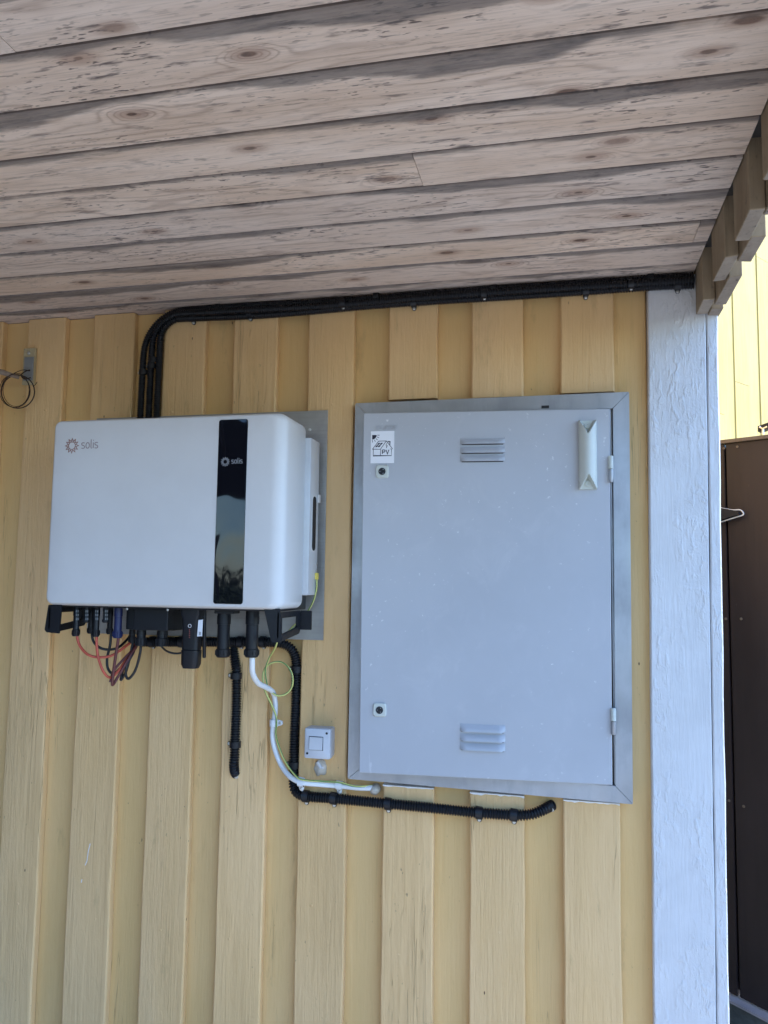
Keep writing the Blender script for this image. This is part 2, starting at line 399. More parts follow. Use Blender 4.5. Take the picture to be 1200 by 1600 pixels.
def mat_gate():
    b = NB('dark_brown_stain', .5, 0, (.03, .02, .02), .4); v = stretched(b, 1, 1, .03)
    f = b.noise(v, 90, 5, .65); t = b.noise(stretched(b, 1, 1, .2), 7, 4, .6)
    c = b.mix(b.rng(t, .3, .7), (.017, .010, .0105), (.028, .018, .018)); c = b.mix(b.rng(f, .5, .8, 0, .5), c, (.014, .009, .009))
    sc_ = b.noise(stretched(b, 1, 1, .12), 60, 3, .6, 1.0); c = b.mix(b.rng(sc_, .72, .78, 0, .6), c, (.16, .13, .12))
    b.set('Base Color', c); b.bump(f, .3, .001); return b.m
M['gate'] = mat_gate()
M['gatecap'] = mat_weathered('brown_cap', (.13, .095, .07), (.18, .14, .10))
M['stone'] = mat_plain('dark_plinth_stone', (.075, .08, .075), .75, 0, 30, .8, var=.4, bd=.004)
M['stonetop'] = mat_plain('pale_plinth_edge', (.34, .30, .31), .7, 0, 60, .5, var=.2)
def mat_wire_gy():
    b = NB('green_yellow_sheath', .4, 0, (.5, .6, .1), .5)
    b.set('Base Color', b.mix(b.rng(b.M('SINE', b.M('MULTIPLY', b.sep(b.tc.outputs['UV'])[1], 1.0)), .25, .35), (.55, .56, .13), (.03, .20, .05)))
    b.set('Base Color', (.60, .62, .22)); return b.m
M['gy'] = mat_plain('yellow_green_sheath', (.60, .60, .19), .4)
M['gys'] = mat_plain('green_stripe', (.035, .19, .06), .4)
M['neigh'] = mat_painted_board('pale_yellow_paint', (.62, .45, .13), (.68, .50, .165), strength=.2, dirt=False)
M['paving'] = mat_plain('grey_concrete', (.40, .39, .375), .8, 0, 40, .4, var=.2, bd=.003)
M['gravel'] = mat_plain('grey_gravel', (.24, .24, .23), .9, 0, 60, .8, var=.25, bd=.01)
def mat_ground():
    b = NB('lawn_and_soil', .9, 0, (.08, .1, .04), .2); n = b.noise(b.obj(), .6, 6, .7); f = b.noise(b.obj(), 40, 4, .7)
    c = b.mix(b.rng(n, .35, .65), (.055, .085, .025), (.10, .115, .045)); c = b.mix(b.rng(f, .4, .7), c, (.13, .12, .06)); b.set('Base Color', c); b.bump(f, .6, .03); return b.m
M['ground'] = mat_ground()
M['roofing'] = mat_plain('dark_roofing', (.06, .055, .05), .8, 0, 20, .4, var=.2)
M['leaf'] = mat_plain('hedge_leaf', (.05, .095, .025), .5, var=.35)
M['bark'] = mat_plain('bark', (.09, .065, .045), .85, 0, 20, .8, var=.3, bd=.01)

# ================================================================== SETTING
def sheet(name, x0, x1, y0, y1, z, mat):
    return tag(link(name, MB().add([(x0,y0,z),(x1,y0,z),(x1,y1,z),(x0,y1,z)], [(0,1,2,3)]).mesh(), mat), kind='structure')
sheet('ground', -300, 300, -300, 300, -.25, M['ground'])
tag(link('porch_floor', MB().box(-4.05, .45, -2.4, 0, -.20, 0.0).mesh(), M['paving']), kind='structure')
tag(link('gravel_yard', MB().box(-8, 9, -9, 14, -.22, -.02).mesh(), M['gravel']), kind='structure')

# ---- the yellow board wall
ZC = 2.27
BAT = [(-1.770, -1.640), (-1.5525, -1.4275), (-1.333, -1.201), (-1.107, -.977), (-.892, -.762), (-.672, -.543), (-.446, -.315), (-.225, -.092), (.001, .132)]
for k in range(1, 6): BAT.insert(0, (-1.770-.2205*k, -1.640-.2205*k))
wall = thing('yellow_wall', 'yellow board and batten house wall carrying the inverter and the grey cabinet', 'wall', (-1.8, .045, 0))
def wobble_board(x0, x1, y0, y1, z0, z1, seed, amp=.0012, step=.12, bev=.0035, lean=0):
    """long plank with softened front edges that are not perfectly straight"""
    rnd = random.Random(seed); n = max(2, int((z1-z0)/step)); vs = []
    for i in range(n+1):
        z = z0+(z1-z0)*i/n; a = rnd.uniform(-amp, amp); c = rnd.uniform(-amp, amp); d = rnd.uniform(-amp, amp)*.5
        a += lean*(z-1.4); c += lean*(z-1.4)
        vs += [(x0+a, y1, z), (x0+a, y0+bev+d, z), (x0+a+bev, y0+d, z), (x1+c-bev, y0+d, z), (x1+c, y0+bev+d, z), (x1+c, y1, z)]
    fs = []
    for i in range(n):
        for k in range(6): fs.append((i*6+k, i*6+(k+1) % 6, (i+1)*6+(k+1) % 6, (i+1)*6+k))
    fs += [tuple(range(5, -1, -1)), tuple(n*6+k for k in range(6))]
    return MB().add(vs, fs).mesh()
cut = {(-.446): (at(648, 623).z, at(636, 1229).z), (-.225): (at(776, 620.5).z, at(778, 1241).z), (.001): (at(914, 613).z, at(928, 1253).z)}
sd = 0
for (a, b_) in BAT:
    sd += 1
    if a in cut:
        zt, zb = cut[a]
        link('cover_board', wobble_board(a, b_, 0, .0215, zt, ZC-.002, sd), M['cover'], wall)
        link('cover_board', wobble_board(a, b_, -.0008, .0215, 0.02, zb, sd+50), M['cover'], wall)
        e = MB(); rr = random.Random(sd); n = 14
        # chipped pale end grain on the sawn top of the lower piece
        vs = []; 
        for i in range(n+1):
            x = a+(b_-a)*i/n; vs += [(x, -.0022, zb-.0015-.0055*rr.random()**2*(1 if a == -.225 else .6)), (x, -.0022, zb+.0006), (x, .020, zb+.0018)]
        fs = [q for i in range(n) for q in ((i*3, i*3+3, i*3+4, i*3+1), (i*3+1, i*3+4, i*3+5, i*3+2))]
        link('sawn_end', MB().add(vs, fs).mesh(), M['rawwhite'], wall)
    else:
        link('cover_board', wobble_board(a, b_, 0, .0215, 0.02, ZC-.002, sd), M['cover'], wall)
for i, (a, b_) in enumerate(BAT[:-1]):
    c = BAT[i+1][0]; j = random.Random(i).uniform(-.001, .001)
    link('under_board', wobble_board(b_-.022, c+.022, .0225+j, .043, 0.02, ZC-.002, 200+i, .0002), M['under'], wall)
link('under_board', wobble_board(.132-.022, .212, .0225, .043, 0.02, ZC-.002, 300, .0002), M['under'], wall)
rn = random.Random(12)
for (a, b_) in BAT[5:]:
    for z in (0.62+rn.uniform(-.06, .06), 1.26+rn.uniform(-.2, .1), 1.98+rn.uniform(-.03, .03)):
        if a > -.5 and .9 < z < 2.0: continue
        if -1.3 < a < -.6 and z < 1.96 and z > 1.3: continue
        link('nail', MB().lathe(((a+b_)/2+rn.uniform(-.03, .03), .0006, z), (0, -1, 0), [(0, .0036), (.0012, .0034), (.0019, .0018)], 10).mesh(), M['cover'], wall, True)
for pl_ in ([(141, 1318), (138, 1330), (136, 1345), (133, 1352)], [(128, 1374), (127, 1379)]):
    yy = -.0006 if pl_[0][0] < 800 else .0216
    pp = [at(x_, y_, yy) for x_, y_ in pl_]
    link('scratch', MB().stroke([(p.x, p.z) for p in pp], .0022, (0, yy, 0), (1, 0, 0), (0, 0, 1), (0, -1, 0), .0004).mesh(), M['rawwhite'], wall)
# house side wall (faces the passage) and the closed inside
for i in range(13):
    y0 = .14+.2205*i
    link('side_board', MB().bbox(.350, .372, y0, y0+.131, .02, 3.6).mesh(), M['cover'], wall)
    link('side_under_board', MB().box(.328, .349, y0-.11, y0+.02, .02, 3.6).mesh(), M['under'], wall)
link('wall_core', MB().box(-4.0, .326, .046, 3.1, -.1, 3.6).mesh(), M['dark'], wall)
link('wall_above_roof', MB().box(-4.0, .372, .0, .0445, ZC+.13, 3.6).mesh(), M['cover'], wall)

# ---- corner boards
px0 = (at(1012, 460).x+at(1020, 1590).x)/2
post = thing('corner_trim', 'wide white painted corner boards at the right end of the yellow wall', 'corner post', (.28, 0, 0))
link('front_board', wobble_board(.2080, .3425, -.006, .040, .02, ZC-.004, 71, .0006, .1, .003, .0075), M['post'], post)
link('side_board', wobble_board(.3447, .3705, -.0045, .125, .02, ZC-.004, 72, .0010, .1, .003, .0075), M['post'], post)

# ---- soffit
soff = thing('soffit', 'bare stained pine board ceiling of the porch with knots and grey mould streaks', 'ceiling', (-1.8, -2, ZC))
J = [.044, -.058, -.180, -.291, -.423, -.546, -.667, -.789, -.920, -1.048]
while J[-1] > -1.35: J.append(J[-1]-.1235)
CUTS = {4: [], 5: [-.2585], 2: [.292], 9: [-.779]}
SR = .323
def plank(x0, x1, y0, y1, z):
    """tongue and groove board seen from below: flat face, chamfered edges, tongue in shadow"""
    c = .0035; t = .005
    sec = [(y0, z+.018), (y0, z+t*.6), (y0+c*.6, z), (y1-c*.6-.0062, z), (y1-.0062, z+t*.6), (y1-.0058, z+.016), (y1+.0005, z+.016), (y1+.0005, z+.018)]
    n = len(sec); vs = [(x, a, b) for x in (x0, x1) for a, b in sec]
    return MB().add(vs, [tuple(range(n)), tuple(range(2*n-1, n-1, -1))]+[(i, i+n, (i+1) % n+n, (i+1) % n) for i in range(n)]).mesh()
rs = random.Random(5)
for i in range(len(J)-1):
    xs = [-2.895]+sorted(CUTS.get(i, []) if i in CUTS else [rs.uniform(-2.6, -2.0)])+[SR]
    for k in range(len(xs)-1):
        link('plank', plank(xs[k]+(.0012 if k else 0), xs[k+1], J[i+1], J[i]-.001, ZC+rs.uniform(-.0006, .0006)+(.0008 if i == 5 and k == 0 else 0)), M['soffit'], soff)
YF = J[-1]
# roof deck above the soffit and the beam along its open front
roof = thing('porch_roof', 'flat dark porch roof deck above the pine soffit, carried by a front beam', 'roof', (-1.8, -2, ZC+.02))
link('deck', MB().box(-2.89, .40, YF-.05, -.001, ZC+.020, ZC+.12).mesh(), M['roofing'], roof)
link('beam', MB().bbox(-2.89, .30, YF-.05, YF-.002, ZC-.02, ZC+.14, .004).mesh(), M['val'], roof)
# wall added out of frame to cut sky light from the front left
lw = thing('added_side_wall', 'added dark brown board wall on the left, outside the frame, holding back light from the yard', 'wall', (-2.9, -2.2, 0))
for k in range(22):
    link('board', MB().bbox(-2.93, -2.90, -.205-.2105*k, .0-.2105*k-.004, .0, 3.7).mesh(), M['gate'], lw)
link('added_wall_core', MB().box(-6.0, -2.935, -4.64, -.01, -.1, 3.7).mesh(), M['gate'], lw)

# ---- valance of vertical boards along the right roof edge
val = thing('valance', 'stepped row of short weathered vertical boards hanging along the right edge of the porch ceiling', 'valance', (.35, -1.5, ZC))
zb = 1.5+.663
def vboard(x0, x1, y0, y1, z0, z1, seed, par=None):
    rr = random.Random(seed); t = [rr.uniform(-.002, .002) for _ in range(4)]
    bm = MB().add([(x0,y0,z0+t[0]),(x1,y0,z0+t[1]),(x1,y1,z0+t[2]),(x0,y1,z0+t[3]),(x0,y0,z1),(x1,y0,z1),(x1,y1,z1),(x0,y1,z1)],
                  [(0,3,2,1),(4,5,6,7),(0,1,5,4),(1,2,6,5),(2,3,7,6),(3,0,4,7)])
    me = bm.mesh(); o = link('board', me, M['val'], val); me.materials.append(M['valend'])
    for p in me.polygons:
        if p.normal.z < -.8: p.material_index = 1
    b = bmesh.new(); b.from_mesh(me); bmesh.ops.bevel(b, geom=b.edges[:], offset=.0015, segments=1, affect='EDGES'); b.to_mesh(me); b.free()
inner = [(-.107, -.010), (-.357, -.225), (-.570, -.447)]
while inner[-1][0] > YF+.25: a, b_ = inner[-1]; inner.append((a-.221, a-.221+.127))
outer = [(-.255, -.085)]+[(-.455, -.333)]+[(-.685, -.545)]
while outer[-1][0] > YF+.25: a, b_ = outer[-1]; outer.append((a-.221, a-.221+.132))
outer.append((-.055, .075))
for i, (a, b_) in enumerate(inner): vboard(.3255, .3525, a, b_, zb-(.006 if i == 2 else 0), ZC+.10, i)
for i, (a, b_) in enumerate(outer): vboard(.3535, .3800, a, b_, zb-.004+(.0 if i else .0), ZC+.11, 40+i)

# ---- neighbour's sunlit wall
NN = V((.78, -.626, 0)); ND = V((.626, .78, 0)); NP = at(1145, 600, 4.9); NP.z = 0
nb = thing('neighbour_wall', 'sunlit pale yellow board and batten wall of the house beyond the brown gate', 'wall', tuple(NP))
def ns(x_): return (onplane(x_, 500, NP, NN)-NP).dot(ND)
def nbox(s0, s1, d0, d1, z0, z1):
    p = NP+ND*s0+NN*d1; q = NP+ND*s1+NN*d1
    return MB().prism([V((p.x, p.y, z0)), V((q.x, q.y, z0)), V((q.x, q.y, z1)), V((p.x, p.y, z1))], NN*(d0-d1)).mesh()
w0, w1, w2 = ns(1145), ns(1167), ns(1184); pit = w2-w0
for i in range(-2, 14):
    a = w0+pit*i; zj = 1.5+(.0 if i else .0)
    zj = onplane(1156, 599, NP, NN).z if i == 0 else (onplane(1192, 407, NP, NN).z if i == 1 else 2.9)
    link('cover_board', nbox(a, a+(w1-w0), 0, .006, 0, zj-.0015), M['neigh'], nb)
    link('cover_board', nbox(a, a+(w1-w0), 0, .006, zj+.0015, 6.2), M['neigh'], nb)
    link('under_board', nbox(a+(w1-w0)-.02, a+pit+.02, -.022, -.001, 0, 6.2), M['neigh'], nb)
link('wall_core', nbox(w0-pit*2.2, w0+pit*14.2, -3.0, -.024, 0, 6.2), M['neigh'], nb)
link('roof', nbox(w0-pit*2.6, w0+pit*14.6, -3.2, .3, 6.21, 6.35), M['roofing'], nb)

# ---- dark brown gate standing ajar behind the corner
GP = V((.567, 1.0, 0)); GD = V((.866, -.5, 0)); GN = V((-.5, -.866, 0))
def g(x, y, off=0.0): return onplane(x, y, GP+GN*off, GN)
def gs(p): return (p-GP).dot(GD)
gate = thing('brown_gate', 'tall dark brown boarded gate with a steel handle beyond the white corner', 'gate', tuple(GP))
zt = 1.5+.530; 
def gz_top(s): 
    a, b_ = g(1127, 688.5), g(1200, 680); return a.z+(b_.z-a.z)*(s-gs(a))/(gs(b_)-gs(a))
def gz_bot(s):
    a, b_ = g(1138, 1555), g(1200, 1587); return a.z+(b_.z-a.z)*(s-gs(a))/(gs(b_)-gs(a))
sA = gs(g(1140.5, 1000))
edges = [sA-.20, sA-.003, sA+.003, sA+.26, sA+.264, sA+.5]
def gboard(s0, s1, dep):
    P = [GP+GD*s for s in (s0, s1)]
    q = [V((P[0].x, P[0].y, gz_bot(s0)+.012)), V((P[1].x, P[1].y, gz_bot(s1)+.012)), V((P[1].x, P[1].y, gz_top(s1)-.014)), V((P[0].x, P[0].y, gz_top(s0)-.014))]
    me = MB().prism([p+GN*dep for p in q], -GN*.03).mesh()
    b = bmesh.new(); b.from_mesh(me); bmesh.ops.bevel(b, geom=b.edges[:], offset=.002, segments=2, affect='EDGES'); b.to_mesh(me); b.free()
    return link('board', me, M['gate'], gate)
for s0, s1, d in ((sA-.20, sA-.003, .003), (sA+.003, sA+.26, 0), (sA+.264, sA+.5, .003), (sA+.504, sA+.74, 0)): gboard(s0, s1, d)
q = [GP+GD*s for s in (sA-.2, sA+.74)]
link('added_light_block', MB().prism([V((q[0].x, q[0].y, gz_bot(sA-.2)+.02))-GN*.034, V((q[1].x, q[1].y, gz_bot(sA+.74)+.02))-GN*.034, V((q[1].x, q[1].y, gz_top(sA+.74)-.02))-GN*.034, V((q[0].x, q[0].y, gz_top(sA-.2)-.02))-GN*.034], -GN*.012).mesh(), M['gate'], gate)  # added dark board, keeps light from shining through the seams
link('cap', MB().prism([V((q[0].x, q[0].y, gz_top(sA-.2)-.012))+GN*.012, V((q[1].x, q[1].y, gz_top(sA+.74)-.012))+GN*.012, V((q[1].x, q[1].y, gz_top(sA+.74)))+GN*.012, V((q[0].x, q[0].y, gz_top(sA-.2)))+GN*.012], -GN*.05).mesh(), M['gatecap'], gate)
for (a, b_) in ((1131, 700.5), (1152, 698), (1134, 967), (1158, 967), (1139, 1251), (1162, 1260)):
    link('nail', MB().lathe(g(a, b_, .003), GN, [(0, .005), (.0015, .0045), (.002, .002)], 10).mesh(), M['gatecap'], gate, True)
# handle: bent steel strap
hp = [(1112, 790), (1127, 794), (1145, 797), (1157, 797), (1161.5, 804), (1150, 808), (1128, 815), (1112, 820)]
hpts = [g(a, b_, .028+.02*(i in (0, 7))*-1) for i, (a, b_) in enumerate(hp)]
hm = MB(); hm.tube(smoothpath(hpts, 5), .0026, 8); link('handle', hm.mesh(), M['alu'], gate, True)
hm = MB(); hm.prism([g(a, b_, .010) for a, b_ in ((1112, 791), (1150, 798), (1158, 801), (1159, 805), (1150, 807), (1112, 819))], GN*.03); link('handle_plate', hm.mesh(), M['dark'], gate)
# latch bar lying on the cap
lt = thing('latch_bracket', 'small dark and chrome bracket on top of the brown gate at the photo edge', 'bracket', tuple(g(1192, 672)))
hm = MB(); hm.prism([g(a, b_, .02) for a, b_ in ((1184, 666), (1203, 659), (1203, 666), (1196, 670), (1184, 674.5))], -GN*.04); link('arm', hm.mesh(), M['black'], lt)
hm = MB(); hm.tube([g(1186.5, 667.2, .026), g(1192, 670, .026), g(1199, 666.5, .026)], .0035, 8); link('fork', hm.mesh(), M['chrome'], lt, True)
hm = MB(); hm.tube([g(1192, 669.5, .026), g(1192, 678.5, .02)], .0035, 8); link('stem', hm.mesh(), M['chrome'], lt, True)
# plinth under the gate
pl = thing('stone_plinth', 'dark stone plinth with a pale top edge below the brown gate', 'plinth', tuple(GP))
s0, s1 = sA-.2, sA+.74
def pt(s, z, o): p = GP+GD*s; return V((p.x, p.y, z))+GN*o
link('stone', MB().prism([pt(s0, -.1, .03), pt(s1, -.1, .03), pt(s1, gz_bot(s1)-.004, .03), pt(s0, gz_bot(s0)-.004, .03)], -GN*.16).mesh(), M['stone'], pl)
link('edge_strip', MB().prism([pt(s0, gz_bot(s0)-.0035, .036), pt(s1, gz_bot(s1)-.0035, .036), pt(s1, gz_bot(s1)+.005, .036), pt(s0, gz_bot(s0)+.005, .036)], -GN*.14).mesh(), M['stonetop'], pl)

# ================================================================== CONDUITS
def screw_mesh(mb, p, ax=(0, -1, 0), r=.0042):
    mb.lathe(p, ax, [(0, r), (.0012, r), (.0022, r*.75), (.0024, r*.3), (.0010, r*.28)], 14); return mb
def conduit(name, label, path, rad, group=None, base=None, parent=None):
    t = thing(name, label, 'cable conduit', tuple(base or path[len(path)//2]), group)
    p = resample(path, .0066/4)
    amp = rad*.13
    rf = lambda i: rad-amp+(amp if i % 4 in (0, 1) else -amp)
    o = link('pipe', MB().tube(p, rf, 14).mesh(), M['conduit'], t, True, 60)
    return t
def saddle(par, c, axis, ear, rad, w=.014, mat='black', base=.004, name='clip', earlen=.012):
    """plastic saddle clip round a pipe; axis along the pipe, ear = direction of the screw tab"""
    c = V(c); axis = V(axis).normalized(); ear = V(ear).normalized(); n = V((0, -1, 0))
    mb = MB(); R1 = rad+.0022; vs = []; K = 14
    for sgn in (-1, 1):
        for rr in (R1, rad+.0003):
            for k in range(K+1):
                th = -pi*.28+(pi*1.56)*k/K
                vs.append(c+axis*(sgn*w/2)+ear*(rr*cos(th))+n*(rr*sin(th)))
    m_ = K+1; fs = []
    for k in range(K):
        fs += [(k, k+1, 2*m_+k+1, 2*m_+k), (m_+k, 3*m_+k, 3*m_+k+1, m_+k+1), (k, m_+k, m_+k+1, k+1), (2*m_+k, 2*m_+k+1, 3*m_+k+1, 3*m_+k)]
    fs += [(0, 2*m_, 3*m_, m_), (K, m_+K, 3*m_+K, 2*m_+K)]
    mb.add(vs, fs)
    # tab with rounded end
    e0 = c+ear*(rad*.6)+n*(-rad*.72); prof = []
    e1 = rad*.4+earlen
    pts = [e0-axis*w/2, e0+ear*(e1*.45)-axis*w*.46]+[e0+ear*(e1+w*.34*sin(a))+axis*(-w*.38*cos(a)) for a in [pi*i/6 for i in range(7)]]+[e0+ear*(e1*.45)+axis*w*.46, e0+axis*w/2]
    mb.prism(pts, n*.0045)
    o = link(name, mb.mesh(), M[mat], par, True, 40)
    s = MB(); screw_mesh(s, e0+ear*e1+n*.0046); link('screw', s.mesh(), M['screw'], o, True, 30)
    return o
GRP_T = 'black conduits under the ceiling'
def P(x, y, Y=0.0): return at(x, y, Y)
zz = [(2.2600, -.0125), (2.2455, -.0235), (2.2385, -.0110)]
XL = [(-1.160), (-1.134), (-1.109)]
txt = ['outermost black corrugated conduit of three, running highest against the ceiling boards',
       'middle black corrugated conduit of the three bending down to the inverter',
       'innermost black corrugated conduit of three, lowest along the wall top']
tc = []
for i in range(3):
    z, y = zz[i]; xl = XL[i]; rb = (.125, .088, .058)[i]
    sag = lambda x, i=i: (-.006*math.exp(-((x+.80)/.22)**2) if i == 2 else (-.002*math.exp(-((x+.6)/.2)**2)))+(.004*sin(x*5+i*2) if i == 1 else 0)*.4
    pts = [V((xl-.004, -.006 if i < 2 else -.006, 1.75)), V((xl-.003, -.012, 1.95)), V((xl-.001, -.013, z-rb-.03))]
    for k in range(0, 7):
        a = pi/2*k/6; pts.append(V((xl+rb-rb*cos(a), -.013+(y+.013)*k/6, z-rb+rb*sin(a)+sag(xl))))
    xx = xl+rb+.09
    while xx < .30: pts.append(V((xx, y+.0015*sin(xx*9+i), z+sag(xx)))); xx += .11
    pts.append(V((.322, y, z+(-.001, -.001, -.002)[i])))
    t = conduit('corrugated_conduit', txt[i], smoothpath(pts, 8), .0104, GRP_T, base=(xl, y, z-.2)); tc.append(t)
# fourth, slimmer cable lying on top at the right end
saddle(tc[2], P(240, 563, -.013), (0, 0, 1), (-1, 0, 0), .0104, earlen=.004).location
saddle(tc[1], P(228+9, 572, -.012), (0, 0, 1), (-1, 0, 0), .0104, earlen=.004)
saddle(tc[0], P(216+8, 582, -.012), (0, 0, 1), (-1, 0, 0), .0104, earlen=.004)
def hclip(i, x):
    z, y = zz[i]; saddle(tc[i], (P(x, 460).x, y, z), (1, 0, 0), (0, 0, -1), .0104, earlen=.0045 if i == 2 else .001)
for i, x in ((2, 306), (0, 345), (2, 394), (1, 540), (2, 648), (0, 590), (1, 758), (0, 772), (2, 915), (1, 985), (0, 1016), (2, 1058)): hclip(i, x)

# lower conduits
RAD = .0132
p1 = [(368, 1003, .004), (366, 1012, .003), (367, 1030, -.004), (369.5, 1048, -.012), (369.5, 1070, -.0135), (369, 1110, -.0135), (367.5, 1150, -.0135), (366.5, 1180, -.0135), (365.5, 1195, -.012), (367, 1206, -.002), (371, 1211, .016)]
c1 = conduit('corrugated_conduit', 'short vertical black corrugated conduit below the inverter ending in the wall', smoothpath([P(*q) for q in p1], 10), RAD, None, base=P(369, 1110))
saddle(c1, P(369, 1056, -.0135), (0, 0, 1), (-1, 0, 0), RAD, .016, earlen=.007)
saddle(c1, P(367.5, 1163, -.0135), (0, 0, 1), (-1, 0, 0), RAD, .016, earlen=.006)
p2 = [(222, 1003, -.0135), (270, 1003, -.0135), (330, 1003, -.0135), (400, 1003, -.0135), (430, 1004, -.012), (447, 1008, -.008), (458, 1018, -.0), (462.5, 1034, .006), (463, 1050, .008), (462, 1100, .009), (460, 1150, .009), (459, 1200, .008), (458.5, 1220, .004), (461, 1234, -.004), (470, 1242, -.011), (485, 1245, -.0135), (520, 1247.5, -.0135), (607, 1256, -.0135), (680, 1263, -.0135), (748, 1270, -.0135), (803, 1273.5, -.0135), (828, 1272.5, -.012), (845, 1267, -.004), (856, 1261.5, .006), (863, 1258, .018)]
c2 = conduit('corrugated_conduit', 'long black corrugated conduit dropping beside the inverter and running under the grey cabinet', smoothpath([P(*q) for q in p2], 10), RAD, None, base=P(462, 1100))
saddle(c2, P(463.5, 1046, .008), (0, 0, 1), (-1, 0, 0), RAD, .016, earlen=.006)
saddle(c2, P(459.5, 1195, .008), (0, 0, 1), (-1, 0, 0), RAD, .016, earlen=.006)
for x_, y_ in ((478, 1244), (521.5, 1247.5), (606.5, 1256), (748.5, 1270), (803, 1273.5)):
    saddle(c2, P(x_, y_, -.0135), (1, 0, -.09), (0, 0, -1), RAD, .016, earlen=.005)
for x_ in (238, 284, 376, 411):
    saddle(c2, P(x_, 1003, -.0135), (1, 0, 0), (0, 0, -1), RAD, .014, earlen=.0015)

link('end_plug', MB().lathe(P(370, 1212, .004), (.1, -1, -.3), [(0, .006), (.006, .006), (.010, .003)], 10).mesh(), M['sealant'], c1, True)
link('end_plug', MB().lathe(P(862, 1263, .012), (.1, -1, -.3), [(0, .006), (.006, .006), (.010, .003)], 10).mesh(), M['sealant'], c2, True)

# ================================================================== STEEL PLATE + INVERTER
plate = thing('backing_plate', 'flat stainless steel backing plate screwed to the wall behind the white inverter', 'metal plate', (-.95, -.004, 1.35))
a = at(514, 641); b_ = at(505.5, 1000)
link('sheet', MB().bbox(-1.305, -.6105, -.0065, -.0025, 1.5-.154, 1.5+.459, .0008).mesh(), M['plate'], plate)
for x_, y_ in ((484, 671.5), (452, 992), (180, 668)):
    s = MB(); screw_mesh(s, P(x_, y_, -.0066)); link('screw', s.mesh(), M['screw'], plate, True, 30)

inv = thing('solar_inverter', 'large white wall mounted solar inverter with a black glass stripe', 'inverter', (-.95, -.03, 1.35))
X0, X1, Z0, Z1, YB, YFr = -1.264, -.6365, 1.5-.069, 1.5+.401, -.105, -.262
# rear body
link('rear_body', MB().bbox(-1.262, -.6225, -.104, -.030, 1.5-.036, 1.5+.3665, .004).mesh(), M['alu'], inv, True)
link('wall_bracket', MB().bbox(-1.20, -.68, -.0295, -.0068, 1.5+.06, 1.5+.33, .002).mesh(), M['alu'], inv)
# cover: rounded box with soft front edge
rings = []
rc = .022
rings.append((X0+.004, X1-.004, Z0+.004, Z1-.004, rc, -YB)); rings.append((X0, X1, Z0, Z1, rc, -YB+.004))
D1 = -YFr
K = 9
for k in range(K+1):
    a = pi/2*k/K; sx = .0135*(1-cos(a)); szz = .009*(1-cos(a)); rx = .034*(1-cos(a)); d = D1-.030+.030*sin(a)
    rings.append((X0+sx, X1-rx, Z0+szz, Z1-szz, max(.012, rc-.7*sx), d))
rings.append((X0+.06, X1-.07, Z0+.06, Z1-.06, .02, D1+.0012))
link('cover', MB().rrings(rings, (0, 0, 0), (1, 0, 0), (0, 0, 1), (0, -1, 0), 8).mesh(), M['body'], inv, True, 50)
# side recess grip and small parts on the right of the rear body
def sy(px_, py_): return atx(px_, py_, -.6225)
q0, q1 = sy(480.5, 762), sy(488.5, 866)
link('side_recess', MB().rrings([(-.083, -.056, 1.5+.078, 1.5+.218, .012, 0), (-.083, -.056, 1.5+.078, 1.5+.218, .012, .0012)], (-.6222, 0, 0), (0, 1, 0), (0, 0, 1), (1, 0, 0)).mesh(), M['dark'], inv)
link('side_rim', MB().rrings([(-.087, -.052, 1.5+.074, 1.5+.222, .014, 0), (-.087, -.052, 1.5+.074, 1.5+.222, .014, .0006)], (-.6224, 0, 0), (0, 1, 0), (0, 0, 1), (1, 0, 0)).mesh(), M['body'], inv)
link('side_tab', MB().bbox(-.6222, -.617, -.046, -.031, 1.5+.205, 1.5+.226, .001).mesh(), M['body'], inv)
for y_ in (880, 892):
    s = MB(); screw_mesh(s, (-.6222, -.042, atx(492, y_, -.622).z), (1, 0, 0)); link('screw', s.mesh(), M['screw'], inv, True, 30)
link('rotary_knob', MB().lathe((-1.264, -.15, at(72, 869, -.15).z), (-1, 0, 0), [(0, .006), (.008, .005), (.009, .003)], 12).mesh(), M['black'], inv, True)
# glass strip
YG = YFr-.0012
gl = [at(x_, y_, YG) for x_, y_ in ((343, 656), (387, 655), (333, 943.5), (380, 944))]
gx0, gx1 = (gl[0].x+gl[2].x)/2, (gl[1].x+gl[3].x)/2; gz0, gz1 = (gl[2].z+gl[3].z)/2, (gl[0].z+gl[1].z)/2
link('display_strip', MB().rrings([(gx0, gx1, gz0, gz1, .006, 0), (gx0, gx1, gz0, gz1, .006, .0008), (gx0+.0006, gx1-.0006, gz0+.0006, gz1-.0006, .0055, .0013)], (0, YG, 0), (1, 0, 0), (0, 0, 1), (0, -1, 0)).mesh(), M['glass'], inv, True, 30)

